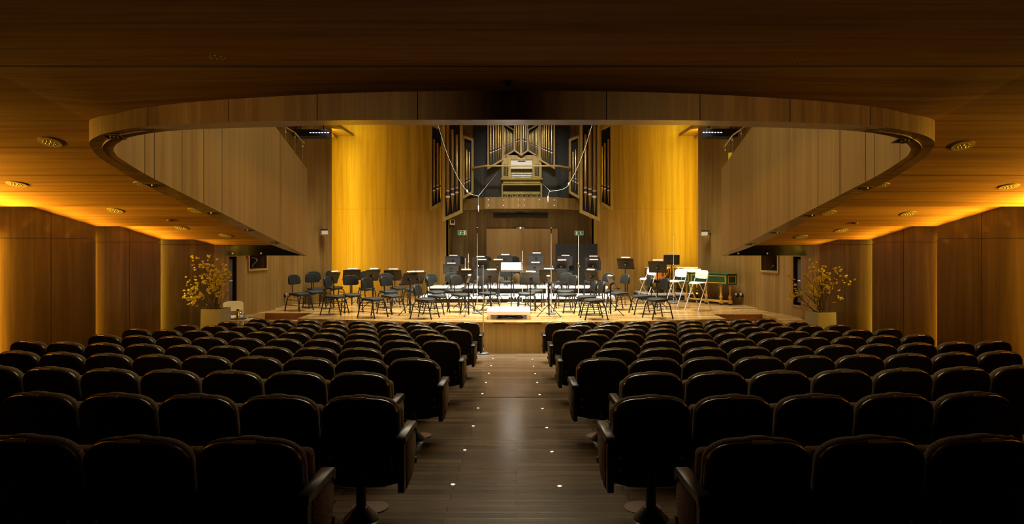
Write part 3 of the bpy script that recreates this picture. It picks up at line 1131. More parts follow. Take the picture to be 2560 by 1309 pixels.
# small lights set in the aisle floor
LY = [(1132, 1211), (1162, 1125), (1183, 1065), (1195, 1020), (1206, 984), (1215, 956), (1222, 933), (1228, 914), (1233, 896)]
RY_ = [(1399, 1215), (1380, 1129), (1367, 1069), (1356, 1021), (1349, 986), (1343, 956), (1338, 934), (1334, 915), (1331, 898)]
al = None
for s, lst in (('left', LY), ('right', RY_)):
    for k, (px, py) in enumerate(lst):
        Y = F * E / (py - 712.2)
        if al is None:
            al = thing('aisle_light', '', 'floor light', group='small lights set in the aisle floor')
            a_ = MB()
            a_.lathe([(0.015, 0), (0.024, 0), (0.024, 0.003), (0.015, 0.004)], 14)
            a_.build('ring', CHROME, al)
            b_ = MB()
            b_.lathe([(0.001, 0), (0.0155, 0), (0.013, 0.004), (0.001, 0.005)], 12)
            b_.build('lens', LED, al)
            t = al
        else:
            t = copy_thing(al)
        t['label'] = 'small bright floor light in the aisle, %s line, %s from the rear' % (s, ORD[k])
        t.location = ((px - CX) * Y / F, Y, fz(Y) + 0.001)
        t.rotation_euler = (math.atan(-0.0692), 0, 0)

# ------------------------------------------------------------------ risers, conductor's podium
def riser(name, lab, x0, x1, y0, y1, h, top_t=0.06, z0=SZ, frame=True):
    t = thing(name, lab, 'stage riser', ((x0 + x1) / 2, y0, z0), 0, 'white stage risers')
    hx, d = (x1 - x0) / 2, y1 - y0
    a_ = MB()
    a_.bx((0, d / 2, h - top_t / 2), (2 * hx, d, top_t), 0, None, 0.004, 1)
    a_.build('deck', WRISER, t)
    for k in range(4):
        x = -hx + 0.06 + (2 * hx - 0.12) * k / 3
        for y in (0.08, d - 0.08):
            b_ = MB()
            b_.box(x - 0.03, x + 0.03, y - 0.03, y + 0.03, 0, h - top_t)
            b_.build('leg', WHITE, t)
    return t


R1Z, R2Z = SZ + 0.171, SZ + 0.393
riser('stage_riser', 'lower white riser across the stage in front of the wind chairs', -2.94, 3.03, 18.85, 20.15, 0.171)
t = riser('stage_riser', 'upper white riser against the stage door', -2.92, 2.98, 20.17, 21.05, 0.393)
a_ = MB()
a_.bx((0.09, 1.38, 0.393 - 0.03), (4.8, 0.98, 0.06), 0, None, 0.004, 1)
a_.build('deck', WRISER, t)
for x in (-2.2, 0.1, 2.4):
    a_ = MB()
    a_.box(x - 0.03, x + 0.03, 1.75, 1.81, 0, 0.333)
    a_.build('leg', WHITE, t)
a_ = MB()
a_.box(-2.9, 2.9, 0.10, 0.13, 0, 0.33)
a_.build('black_skirt', MATT, t)
t = thing('stage_riser', 'dark-edged platform that carries the timpani', 'stage riser', (4.95, 19.6, SZ), 0)
a_ = MB()
a_.bx((0, 0.7, 0.175), (1.95, 1.4, 0.05), 0, None, 0.004, 1)
a_.build('deck', mat('grey_deck', (0.35, 0.34, 0.32), 0.5), t)
a_ = MB()
a_.box(-0.96, 0.96, 0.01, 0.04, 0.0, 0.15)
a_.box(-0.97, -0.94, 0.01, 1.38, 0.0, 0.15)
a_.build('black_skirt', MATT, t)

t = thing('conductor_podium', 'low white podium with open front at the edge of the stage', 'podium', (-0.185, 14.72, SZ))
a_ = MB()
a_.bx((0, 0.53, 0.155), (1.04, 1.06, 0.088), 0, None, 0.006, 1)
a_.build('deck', WRISER, t)
for x in (-0.46, 0.46):
    for y in (0.04, 1.0):
        a_ = MB()
        a_.bx((x, y + 0.02, 0.055), (0.06, 0.06, 0.11), 0, None, 0.004, 1)
        a_.build('leg', WHITE, t)
for x in (-0.53, 0.53):
    a_ = MB()
    a_.lathe([(0.012, -0.01), (0.012, 0.01)], 8, (x, 0.02, 0.16), 0, Matrix.Rotation(R(90), 3, 'Y'))
    a_.build('latch', STEEL, t)
cb = MB()
for k in range(4):
    pts = []
    for q in range(22):
        u = q / 21
        pts.append((-0.48 + 0.62 * u + 0.03 * math.sin(7 * u + k), 14.92 + 0.10 * k + 0.05 * math.sin(9 * u + 2 * k), SZ + 0.012 + 0.012 * abs(math.sin(6 * u + k)) + 0.012 * (k % 2)))
    cb.tube(pts, 0.009, 6)
tag(cb.build('coiled_cable', MATT), 'tangle of black cable lying under the white podium', 'cable')

# ------------------------------------------------------------------ orchestra chairs
def make_chair():
    t = thing('orchestra_chair', '', 'chair')
    a_ = MB()                    # cushion: rounded, dished, front edge rolled down
    ol = superell(0.235, 0.225, 28, 3.2, 0.0)

    def sy(x, y):
        return 0.455 - 0.02 * max(0, y) * 2 - 0.012 * (1 - (x / 0.25) ** 2) + 0.04 * max(0, abs(y) - 0.17) * (-1 if y > 0 else 1) * 2
    rings = []
    for s_, dz in ((0.02, -0.03), (0.9, -0.03), (0.985, -0.018), (1.0, 0.0), (0.985, 0.018), (0.92, 0.03), (0.5, 0.034), (0.02, 0.034)):
        rings.append([(x * s_, y * s_, sy(x * s_, y * s_) + dz) for x, y in ol])
    a_.loft(rings)
    a_.build('seat', VINYL, t)
    b_ = MB()                    # backrest: straight bottom, round top, wrapped round the back
    o = []
    for k in range(13):
        a = PI * k / 12
        o.append((0.205 * math.copysign(abs(math.cos(a)) ** 0.62, math.cos(a)), 0.80 + 0.16 * math.sin(a) ** 0.75))
    o += [(-0.208, 0.74), (-0.195, 0.705), (-0.15, 0.69), (0, 0.687), (0.15, 0.69), (0.195, 0.705), (0.208, 0.74)]

    def by(x, z):
        return -0.25 + 0.055 * (x / 0.2) ** 2 - 0.10 * (z - 0.7)
    b_.loft(sheet_rings(o, (0, 0.82), [(0.02, -0.005), (0.6, -0.005), (0.96, 0.0), (1.0, 0.015), (1.0, 0.03), (0.95, 0.05), (0.6, 0.056), (0.02, 0.056)], by))
    b_.build('backrest', VINYL, t)
    c_ = MB()
    c_.tube([(0, -0.05, 0.405), (0, -0.20, 0.41), (0, -0.245, 0.45), (0, -0.262, 0.60), (0, -0.268, 0.78)], 0.012, 6)
    c_.build('back_post', STEEL, t)
    d_ = MB()
    d_.tube([(-0.17, -0.16, 0.415), (0.17, -0.16, 0.415)], 0.012, 8)
    d_.tube([(-0.17, 0.12, 0.405), (0.17, 0.12, 0.405)], 0.012, 8)
    d_.box(-0.10, 0.10, -0.15, 0.12, 0.395, 0.412)
    d_.tube([(-0.10, 0.02, 0.40), (0.02, -0.10, 0.355), (0.06, -0.15, 0.37)], 0.011, 6)
    d_.build('seat_frame', STEEL, t)
    for sx in (-1, 1):
        for sy_, yt in ((1, 0.10), (-1, -0.13)):
            e_ = MB()
            e_.tube([(sx * 0.235, sy_ * 0.275, 0.012), (sx * 0.222, sy_ * 0.20, 0.33), (sx * 0.21, sy_ * 0.175, 0.385), (sx * 0.17, yt + sy_ * 0.03, 0.405)], 0.015, 8)
            e_.lathe([(0.017, 0), (0.02, 0.02), (0.016, 0.035)], 10, (sx * 0.236, sy_ * 0.276, 0))
            e_.build('leg', STEEL, t)
        g_ = MB()
        g_.tube([(sx * 0.23, 0.245, 0.155), (sx * 0.23, -0.245, 0.155)], 0.008, 6)
        g_.tube([(sx * 0.224, 0.21, 0.30), (sx * 0.224, -0.21, 0.30)], 0.008, 6)
        g_.build('stretcher', STEEL, t)
    return t


chair0 = make_chair()
# seat centre in the photo, depth, turn from facing the hall (towards the right), drop of the backrest, standing height
S_, L1, L2 = SZ, R1Z, R2Z
CH = [(748, 16.7, 62, 0, S_), (786, 17.45, 36, 0, S_), (790, 18.45, 36, 0, S_), (836, 18.95, 40, 0, S_), (837, 15.85, 80, 0, S_), (880, 16.4, 25, 0, S_),
      (932, 15.2, 60, 0, S_), (917, 18.65, 22, 0, S_), (978, 16.05, 55, 0, S_), (996, 18.9, 35, 0, S_), (971, 17.5, 35, 0, S_), (1033, 18.15, 25, 0, S_),
      (1062, 15.0, 74, 0.15, S_), (1088, 17.3, 45, 0, S_), (1092, 16.0, 78, 0, S_), (1135, 17.85, 25, 0, S_), (1152, 16.4, 45, 0, S_), (1218, 16.8, 65, 0.04, S_),
      (1202, 19.3, 5, 0.12, L1), (1266, 19.3, 0, 0.12, L1), (1284, 21.15, 0, 0, L2), (1148, 21.15, 5, 0, L2), (1214, 21.15, 2, 0, L2), (1344, 21.15, 0, 0, L2),
      (1419, 20.72, -3, 0.05, L2), (1479, 19.35, -5, 0.1, L1), (1403, 19.35, -5, 0.12, L1), (1414, 17.6, -12, 0, S_), (1418, 16.4, -62, 0, S_),
      (1317, 16.8, -4, 0.02, S_), (1337, 17.75, -10, 0, S_), (1467, 15.75, -80, 0.10, S_), (1485, 14.85, -82, 0.06, S_), (1512, 17.6, -42, 0, S_),
      (1548, 16.9, -66, 0, S_), (1605, 15.95, -84, 0, S_), (1644, 15.0, -72, 0, S_)]


def line_of(Y, z):
    if z == L2:
        return 'on the upper white riser'
    if z == L1:
        return 'on the lower white riser'
    return 'in the front line' if Y < 15.5 else 'in the second line' if Y < 16.6 else 'in the third line' if Y < 17.7 else 'in the rear line'


def order_labels(items, fmt):
    """labels that count the things of one line from the left"""
    by = {}
    for k, it in enumerate(items):
        by.setdefault(line_of(it[1], it[-1]), []).append(k)
    out = [None] * len(items)
    for ln, ks in by.items():
        ks.sort(key=lambda k: items[k][0])
        for q, k in enumerate(ks):
            where = 'leftmost' if q == 0 else 'rightmost' if q == len(ks) - 1 else ORD[q] + ' from the left'
            out[k] = fmt % (where, ln)
    return out


labs = order_labels(CH, 'black orchestra chair on stage, %s of those %s')
for k, (px, Y, a, dz, z) in enumerate(CH):
    t = chair0 if k == 0 else copy_thing(chair0)
    t.location = ((px - CX) * Y / F, Y, z)
    t.rotation_euler = (0, 0, PI + R(a))
    t['label'] = labs[k]
    t['group'] = 'black orchestra chairs on stage'
    if dz:
        for ch in t.children:
            if ch.name.startswith('backrest'):
                ch.location.z = -dz

# ------------------------------------------------------------------ music stands
def desk_mesh(w=0.50, h=0.34, tilt=22):
    M = Matrix.Rotation(R(-tilt), 3, 'X')
    d = MB()
    d.bx((0, 0, 0), (w, 0.004, h), 0, M, 0.001, 1)
    d.bx(M @ Vector((0, -0.03, -h / 2)), (w, 0.062, 0.004), 0, M)
    d.bx(M @ Vector((0, -0.060, -h / 2 + 0.010)), (w, 0.003, 0.022), 0, M)
    for u in (h / 2 - 0.03, h / 2 - 0.055):
        d.bx(M @ Vector((0, 0.004, u)), (w * 0.985, 0.005, 0.005), 0, M)
    d.bx(M @ Vector((0, 0.006, -h / 2 + 0.02)), (w * 0.9, 0.006, 0.012), 0, M)
    return d


def make_stand():
    t = thing('music_stand', '', 'music stand')
    desk_mesh().build('desk', STAND, t)
    a_ = MB()
    a_.lathe([(0.022, -0.03), (0.03, -0.015), (0.03, 0.015), (0.02, 0.03)], 10, (0, 0.03, -0.03), 0, Matrix.Rotation(R(90), 3, 'Y'))
    a_.ball((0, 0.035, -0.07), 0.022)
    a_.tube([(0, 0.0, -0.02), (0, 0.03, -0.05)], 0.02, 8)
    a_.build('tilt_clamp', STEEL, t)
    b_ = MB()
    top = Vector((0, 0.065, 0.165))
    b_.bx(top + Vector((-0.02, -0.01, 0.022)), (0.27, 0.055, 0.026), 0, Matrix.Rotation(R(-12), 3, 'X'), 0.008, 2)
    b_.tube([top + Vector((0, 0, -0.02)), top + Vector((0, -0.01, 0.02))], 0.008, 6, 1)
    b_.build('lamp_hood', [WHITE, STEEL], t)
    c_ = MB()
    c_.tube([(0, 0.035, 0.04), (0, 0.035, 1.0)], 0.013, 8)
    c_.build('pole', STEEL, t)
    e_ = MB()
    e_.tube([(0, 0.035, 0.02), (0, 0.035, 0.62)], 0.018, 8)
    e_.lathe([(0.026, 0), (0.026, 0.04)], 10, (0, 0.035, 0.60))
    e_.lathe([(0.03, 0), (0.03, 0.05)], 10, (0, 0.035, 0.27))
    e_.build('lower_tube', STEEL, t)
    for k in range(3):
        an = R(90 + 120 * k + 20)
        d = Vector((math.cos(an), math.sin(an), 0))
        o = Vector((0, 0.035, 0))
        l_ = MB()
        l_.tube([o + d * 0.02 + Vector((0, 0, 0.29)), o + d * 0.33 + Vector((0, 0, 0.012))], 0.010, 7)
        l_.ball(o + d * 0.335 + Vector((0, 0, 0.014)), 0.014, 0, 8)
        l_.tube([o + d * 0.018 + Vector((0, 0, 0.06)), o + d * 0.19 + Vector((0, 0, 0.137))], 0.005, 5)
        l_.build('leg', STEEL, t)
    return t


stand0 = make_stand()
# desk centre in the photo (x, y), depth, turn, standing height
MS = [(832, 695, 17.2, 66, S_), (879, 687, 18.0, 25, S_), (930, 688, 17.1, 50, S_), (981, 688, 18.2, 14, S_), (1023, 697, 15.8, 54, S_), (1045, 695, 17.0, 54, S_),
      (1132, 652, 20.54, 5, L2), (1127, 672, 19.75, 3, L1), (1162, 690, 17.3, 24, S_), (1200, 655, 20.54, 0, L2), (1204, 663, 19.75, 0, L1), (1244, 664, 18.7, -2, S_),
      (1225, 691, 16.3, 28, S_), (1262, 650, 20.54, -2, L2), (1340, 646, 20.54, 0, L2), (1337, 670, 19.75, 0, L1), (1327, 696, 16.3, -22, S_), (1371, 688, 17.15, -8, S_),
      (1412, 652, 20.54, 0, L2), (1403, 664, 19.75, -3, L1), (1482, 654, 20.54, -10, L2), (1483, 663, 19.75, -8, L1), (1479, 690, 17.5, -52, S_), (1376, 708, 15.4, -84, S_),
      (1530, 707, 15.7, -80, S_), (1168, 706, 15.55, 86, S_), (1564, 659, 18.3, -28, S_), (1644, 667, 17.05, -26, S_)]
labs = order_labels([(m[0], m[2], m[4]) for m in MS], 'lamp-hooded black music stand, %s of those %s')
labs = [x for x in labs]
for k, (px, py, Y, a, z) in enumerate(MS):
    t = stand0 if k == 0 else copy_thing(stand0)
    p = P(px, py, Y)
    rz = PI + R(a)
    t.location = (p.x, Y, z)
    t.rotation_euler = (0, 0, rz)
    t['label'] = labs[k]
    t['group'] = 'black music stands on stage'
    h = p.z - z
    for ch in t.children:
        nm = ch.name.split('.')[0]
        if nm in ('desk', 'tilt_clamp', 'lamp_hood'):
            ch.location.z = h
        elif nm == 'pole':
            ch.scale.z = h - 0.05
        elif nm == 'lower_tube':
            ch.scale.z = min(1.0, (h - 0.12) / 0.66)

t = copy_thing(stand0)
p = P(1679, 649, 19.95)
t.location = (p.x, 19.95, SZ + 0.20)
t.rotation_euler = (0, 0, PI - R(14))
t['label'] = 'black music stand on the dark platform beside the timpani'
for ch in t.children:
    nm = ch.name.split('.')[0]
    if nm in ('desk', 'tilt_clamp', 'lamp_hood'):
        ch.location.z = p.z - SZ - 0.20
    elif nm == 'pole':
        ch.scale.z = p.z - SZ - 0.25
    elif nm == 'lower_tube':
        ch.scale.z = 1
    if nm == 'lamp_hood':
        hood = ch
bpy.data.objects.remove(hood)
sc = MB()
sc.bx((0, -0.02, 0.02), (0.47, 0.006, 0.33), 0, Matrix.Rotation(R(-22), 3, 'X'), 0.001, 1)
o = tag(sc.build('music_sheet', PAPER, None, loc=(p.x, 19.95, p.z)), 'white sheets on the music stand beside the timpani', 'sheet music')
o.rotation_euler = (0, 0, PI - R(14))

# the conductor's stand with an open score
p = P(1278, 667, 16.15)
t = thing('music_stand', "conductor's broad music stand behind the white podium", 'music stand', (p.x, 16.15, SZ), 0, None)
h = p.z - SZ
M = Matrix.Rotation(R(-52), 3, 'X')
d = MB()
d.bx((0, 0, h), (0.53, 0.008, 0.36), 0, M, 0.002, 1)
d.bx(Vector((0, 0, h)) + M @ Vector((0, -0.03, -0.18)), (0.53, 0.06, 0.006), 0, M)
d.build('desk', mat('grey_desk', (0.10, 0.10, 0.095), 0.5), t)
d = MB()
d.tube([(0, 0.02, 0.03), (0, 0.02, h - 0.02)], 0.014, 8)
d.ball((0, 0.02, h - 0.03), 0.028)
d.build('pole', STEEL, t)
d = MB()
d.lathe([(0.20, 0), (0.20, 0.02), (0.03, 0.035), (0.02, 0.06)], 20, (0, 0.02, 0))
d.build('base', STEEL, t)
sc = MB()
for sx in (-1, 1):
    sc.bx(Vector((sx * 0.122, 0, h)) + M @ Vector((0, -0.014, 0.0)), (0.238, 0.012, 0.33), 0, M, 0.003, 1)
tag(sc.build('open_score', PAPER, None, loc=(p.x, 16.15, SZ)), "open white score lying on the conductor's stand", 'sheet music')

# ------------------------------------------------------------------ microphone stands
def mic_stand(lab, px, ytop, Y, z, r=0.13, mic=True, base='round', fit=None):
    top = P(px, ytop, Y).z
    x = (px - CX) * Y / F
    t = thing('microphone_stand', lab, 'microphone stand', (x, Y, z), 0, 'slim microphone stands')
    h = top - z
    a_ = MB()
    a_.lathe([(r, 0), (r, 0.025), (r - 0.015, 0.04), (0.03, 0.045), (0.022, 0.09)], 24)
    a_.build('base', mat('stand_base_grey', (0.09, 0.10, 0.10), 0.5), t)
    b_ = MB()
    m_ = h * 0.55
    b_.tube([(0, 0, 0.05), (0, 0, m_)], 0.011, 8)
    b_.tube([(0, 0, m_ - 0.02), (0, 0, h - (0.14 if mic else 0.0))], 0.008, 8)
    b_.build('pole', POLE, t)
    c_ = MB()
    c_.lathe([(0.018, -0.03), (0.02, 0.03)], 10, (0, 0, m_))
    c_.ball((0.03, 0, m_), 0.016)
    if fit:
        for q in fit:
            zz = P(px, q, Y).z - z
            c_.lathe([(0.012, -0.03), (0.028, -0.02), (0.028, 0.01), (0.012, 0.03)], 10, (0, 0, zz))
    c_.build('clutch', CHROME, t)
    if mic:
        d_ = MB()
        d_.lathe([(0.012, 0), (0.013, 0.08), (0.019, 0.085), (0.019, 0.14), (0.008, 0.15)], 10, (0, 0, h - 0.15))
        d_.build('microphone', STEEL, t)
    return t


mic_stand('tall thin microphone stand on a round base, just left of the podium', 1193, 568, 16.05, SZ)
mic_stand('tall thin microphone stand rising before the stage door, right of the podium', 1378, 569, 15.85, SZ)
mic_stand('thin stand below the right exit sign, in front of the black screen', 1446, 588, 18.5, SZ, 0.13, False, fit=(660,))
mic_stand('slim silver pole left of centre with a bright fitting near its top', 1171, 634, 17.4, SZ, 0.12, False, fit=(655, 738))
mic_stand('short slim pole among the stands on the lower riser, left of centre', 1163, 645, 19.2, R1Z, 0.10, False, fit=(671,))
mic_stand('microphone stand on a round base on the stalls floor before the stage', 1208, 662, 13.98, fz(13.98), 0.125, False, fit=(764,))
mic_stand("slim pole with two fittings just right of the conductor's stand", 1306, 627, 18.3, SZ, 0.12, False, fit=(653, 671))
mic_stand('very tall thin pole in front of the timpani', 1684, 590, 18.6, SZ, 0.12, False, fit=(663,))

# ------------------------------------------------------------------ high white folding chairs
def make_high_chair():
    t = thing('high_folding_chair', '', 'chair', group='high white folding chairs')
    a_ = MB()
    ol = superell(0.20, 0.19, 24, 3.5, 0.0)
    a_.loft([[(x * s_, y * s_ + 0.02, 0.735 + dz - 0.03 * (y * s_ > 0.1) * (y * s_ - 0.1) * 5 + 0.02 * (x / 0.2) ** 2) for x, y in ol] for s_, dz in ((0.02, -0.014), (0.95, -0.014), (1, 0), (0.96, 0.014), (0.02, 0.014))])
    a_.build('seat', WHITE, t)
    b_ = MB()
    o = superell(0.215, 0.115, 28, 4.0, 0.965)

    def by(x, z):
        return -0.175 + 0.05 * (x / 0.2) ** 2 - 0.18 * (z - 0.9)
    b_.loft(sheet_rings(o, (0, 0.965), [(0.02, -0.006), (0.97, -0.006), (1, 0.002), (0.97, 0.01), (0.02, 0.01)], by))
    b_.build('backrest', WHITE, t)
    for sx in (-1, 1):
        c_ = MB()
        c_.tube([(sx * 0.205, -0.155, 1.04), (sx * 0.205, -0.135, 0.90), (sx * 0.212, 0.0, 0.62), (sx * 0.225, 0.29, 0.012)], 0.012, 8)
        c_.build('leg', POLE, t)
        d_ = MB()
        d_.tube([(sx * 0.18, 0.17, 0.715), (sx * 0.185, 0.14, 0.68), (sx * 0.20, -0.29, 0.012)], 0.011, 8)
        d_.build('leg', POLE, t)
    e_ = MB()
    e_.tube([(-0.217, 0.145, 0.315), (-0.12, 0.165, 0.29), (0.12, 0.165, 0.29), (0.217, 0.145, 0.315)], 0.013, 8)
    e_.build('footrest', STEEL, t)
    return t


hc = make_high_chair()
WC = [(1620, 18.5, -64, SZ, 'white high folding chair beside the timpani, furthest upstage of three'), (1694, 17.45, -56, SZ, 'white high folding chair in the middle, at the keyboard end of the green harpsichord'),
      (1746, 16.7, -56, SZ, 'white high folding chair nearest the stage edge, before the green harpsichord'),
      (583, 14.35, 24, fz(14.35) + 0.09, 'white high folding chair in the corner behind the left planter')]
for k, (px, Y, a, z, lab) in enumerate(WC):
    t = hc if k == 0 else copy_thing(hc)
    t.location = ((px - CX) * Y / F, Y, z)
    t.rotation_euler = (0, 0, PI + R(a))
    t['label'] = lab
q = MB()
q.bx(((583 - CX) * 14.35 / F, 14.35, fz(14.35) + 0.045), (0.62, 0.72, 0.09), 0, None, 0.004, 1)
struct(q.build('floor_step', W_FRONT))

# ------------------------------------------------------------------ timpani
TZ = SZ + 0.20
def make_timpano(lab, x, y, rz):
    t = thing('timpani_drum', lab, 'drum', (x, y, TZ), rz, 'timpani')
    a_ = MB()
    a_.lathe([(0.03, 0.30), (0.16, 0.33), (0.29, 0.42), (0.37, 0.55), (0.39, 0.66), (0.395, 0.76)], 30)
    a_.build('bowl', COPPER, t)
    b_ = MB()
    b_.lathe([(0.40, 0.765), (0.425, 0.765), (0.425, 0.80), (0.40, 0.805)], 30)
    for k in range(8):
        an = 2 * PI * k / 8 + 0.2
        c, s = math.cos(an), math.sin(an)
        b_.tube([(0.43 * c, 0.43 * s, 0.83), (0.43 * c, 0.43 * s, 0.66)], 0.008, 6)
        b_.bx((0.425 * c, 0.425 * s, 0.78), (0.05, 0.05, 0.03), 0, Matrix.Rotation(an, 3, 'Z'))
    b_.build('hoop', CHROME, t)
    c_ = MB()
    c_.lathe([(0.001, 0.80), (0.40, 0.80), (0.40, 0.812), (0.001, 0.812)], 30)
    c_.build('drum_head', SKIN, t)
    for k in range(4):
        an = 2 * PI * k / 4 + 0.6
        c, s = math.cos(an), math.sin(an)
        d_ = MB()
        d_.tube([(0.44 * c, 0.44 * s, 0.78), (0.45 * c, 0.45 * s, 0.60), (0.30 * c, 0.30 * s, 0.22), (0.34 * c, 0.34 * s, 0.06)], 0.028, 8)
        d_.lathe([(0.03, 0.0), (0.045, 0.03), (0.03, 0.06)], 10, (0.34 * c, 0.34 * s, 0))
        d_.build('strut', STEEL, t)
    e_ = MB()
    e_.lathe([(0.33, 0.10), (0.33, 0.15), (0.05, 0.19), (0.05, 0.30)], 20)
    e_.bx((0, -0.34, 0.09), (0.14, 0.30, 0.03), 0, Matrix.Rotation(R(-14), 3, 'X'), 0.006, 1)
    e_.build('pedal_base', STEEL, t)
    return t


make_timpano('copper timpani drum farther left on the dark platform', (1644 - CX) * 20.3 / F, 20.3, 0.2)
make_timpano('timpani drum behind the green harpsichord, the right one of two', (1718 - CX) * 20.35 / F, 20.35, 0.9)

# ------------------------------------------------------------------ harpsichord
hp = thing('harpsichord', 'dark green harpsichord with gold lines on turned yellow legs', 'harpsichord', (0, 0, 0))
A, B_, Cc, Dd, Ee = Vector((5.02, 19.05)), Vector((6.10, 17.95)), Vector((6.42, 18.06)), Vector((6.30, 18.75)), Vector((5.62, 19.55))
hz0, hz1 = SZ + 0.60, SZ + 0.90
body = MB()
body.prism([tuple(A), tuple(B_), tuple(Cc), tuple(Dd), tuple(Ee)], hz0, hz1)
body.build('case', GREEN, hp)
lid = MB()
ctr = (A + B_ + Cc + Dd + Ee) / 5
lid.prism([tuple(ctr + (q - ctr) * 1.03) for q in (A, B_, Cc, Dd, Ee)], hz1, hz1 + 0.022)
lid.build('lid', mat('green_lid', (0.016, 0.085, 0.028), 0.25), hp)


def gold_frame(b, p, q, z0, z1, w=0.018):
    d = (q - p).normalized()
    n = Vector((d.y, -d.x))
    if n.y > 0:
        n = -n
    n = n * 0.004

    def strip(u, v, a, c):
        P0, P1 = p + d * u, p + d * v
        vs = [(P0.x + n.x, P0.y + n.y, a), (P1.x + n.x, P1.y + n.y, a), (P1.x + n.x, P1.y + n.y, c), (P0.x + n.x, P0.y + n.y, c)]
        vs += [(x - n.x * .9, y - n.y * .9, z) for x, y, z in vs]
        b.add(vs, [(0, 1, 2, 3), (0, 4, 5, 1), (1, 5, 6, 2), (2, 6, 7, 3), (3, 7, 4, 0)])
    L = (q - p).length
    strip(0, L, z0, z0 + w)
    strip(0, L, z1 - w, z1)
    strip(0, w, z0 + w, z1 - w)
    strip(L - w, L, z0 + w, z1 - w)


gf = MB()
dAB = (B_ - A).normalized()
L = (B_ - A).length
gold_frame(gf, A + dAB * 0.05, A + dAB * 0.30, hz0 + 0.04, hz1 - 0.04)
gold_frame(gf, A + dAB * 0.38, A + dAB * (L - 0.05), hz0 + 0.04, hz1 - 0.04)
dBC = (Cc - B_).normalized()
gold_frame(gf, B_ + dBC * 0.035, Cc - dBC * 0.03, hz0 + 0.04, hz1 - 0.04)
gf.build('gold_line', GOLD, hp)
LEGP = [(0.045, 0.0), (0.045, 0.10), (0.03, 0.11), (0.048, 0.15), (0.05, 0.19), (0.028, 0.25), (0.026, 0.38), (0.036, 0.44), (0.045, 0.49), (0.03, 0.505), (0.045, 0.52), (0.045, 0.60)]
lp = [A + dAB * 0.14 + Vector((0.10, 0.06)), A + dAB * 0.80 + Vector((0.10, 0.05)), B_ + Vector((-0.10, 0.22)), B_ + Vector((0.13, 0.13)), Ee + Vector((-0.05, -0.15)), Dd + Vector((-0.16, -0.02))]
for q in lp:
    l_ = MB()
    l_.lathe([(r, z) for r, z in LEGP], 14, (q.x, q.y, SZ + 0.05))
    l_.box(q.x - 0.05, q.x + 0.05, q.y - 0.05, q.y + 0.05, SZ + 0.05, SZ + 0.14)
    l_.ball((q.x, q.y, SZ + 0.03), 0.03, 1)
    l_.build('leg', [YWOOD, STEEL], hp)
st_ = MB()
for i, k in ((0, 1), (2, 3), (1, 2), (0, 4)):
    a, b_ = lp[i], lp[k]
    d = (b_ - a)
    st_.bx(((a.x + b_.x) / 2, (a.y + b_.y) / 2, SZ + 0.11), (d.length, 0.05, 0.06), 0, Matrix.Rotation(math.atan2(d.y, d.x), 3, 'Z'), 0.005, 1)
st_.build('leg_rail', YWOOD, hp)
bk = MB()
for sx in (-1, 1):
    bk.bx((5.36 + sx * 0.13, 18.95 - sx * 0.05, hz1 + 0.075), (0.26, 0.20, 0.012), 0, Matrix.Rotation(R(-12), 3, 'Z') @ Matrix.Rotation(R(28), 3, 'X'), 0.003, 1)
tag(bk.build('music_book', PAPER), 'open white music book lying on the green harpsichord', 'sheet music')

# ------------------------------------------------------------------ black screen in front of the stage door
t = thing('acoustic_screen', 'tall black two-panel screen before the recess on the upper riser', 'screen', (0, 0, 0))
x0, x1 = P(1389, 0, 20.98).x, P(1494, 0, 20.98).x
zt = P(0, 609, 20.98).z
for k in range(2):
    a_ = MB()
    xa, xb = x0 + (x1 - x0) * k / 2 + 0.004, x0 + (x1 - x0) * (k + 1) / 2 - 0.004
    zb_ = SZ + 0.393 if k == 0 else SZ + 0.393
    a_.bx(((xa + xb) / 2, 21.0, (zb_ + zt) / 2 + 0.01), (xb - xa, 0.05, zt - zb_ - 0.02), 0, None, 0.006, 1)
    a_.build('panel', MATT, t)
for x in (x0 + 0.02, x0 + (x1 - x0) / 2, x1 - 0.02):
    a_ = MB()
    a_.box(x - 0.02, x + 0.02, 20.88, 21.04, SZ + 0.393, SZ + 0.41)
    a_.build('foot', STEEL, t)

# ------------------------------------------------------------------ organ
og = thing('pipe_organ', 'pipe organ with folded oak cases and metal pipes above the stage', 'organ', (0, 0, 0))
OY = 20.55


def organ_frame(pts, wd, Y, dep, pw=None):
    """oak frame through four corners seen in the photo (top left, top right, bottom right, bottom left)"""
    q = [P(x, y, Y) for x, y in pts]
    xl_, xr_ = q[0].x, q[1].x

    def top(x):
        return q[0].z + (q[1].z - q[0].z) * (x - xl_) / (xr_ - xl_)

    def bot(x):
        return q[3].z + (q[2].z - q[3].z) * (x - xl_) / (xr_ - xl_)
    a, b = xl_ + wd, xr_ - wd
    outer = [(xl_, top(xl_)), (xr_, top(xr_)), (xr_, bot(xr_)), (xl_, bot(xl_))]
    inner = [(a, top(a) - wd * 1.15), (b, top(b) - wd * 1.15), (b, bot(b) + wd * 1.25), (a, bot(a) + wd * 1.25)]
    m = MB()
    vs = [(x, y, z) for y in (Y, Y + dep) for x, z in outer + inner]
    fs = []
    for k in range(4):
        n = (k + 1) % 4
        fs += [(k, n, 4 + n, 4 + k), (8 + k, 12 + k, 12 + n, 8 + n), (k, 8 + k, 8 + n, n), (4 + k, 4 + n, 12 + n, 12 + k)]
    m.add(vs, fs)
    m.build('case_frame', W_ORG, og)
    bk_ = MB()
    yb = Y + dep * 0.85
    bk_.add([(x, yb, z) for x, z in inner], [(0, 1, 2, 3)])
    bk_.build('case_back', DARKBK, og)


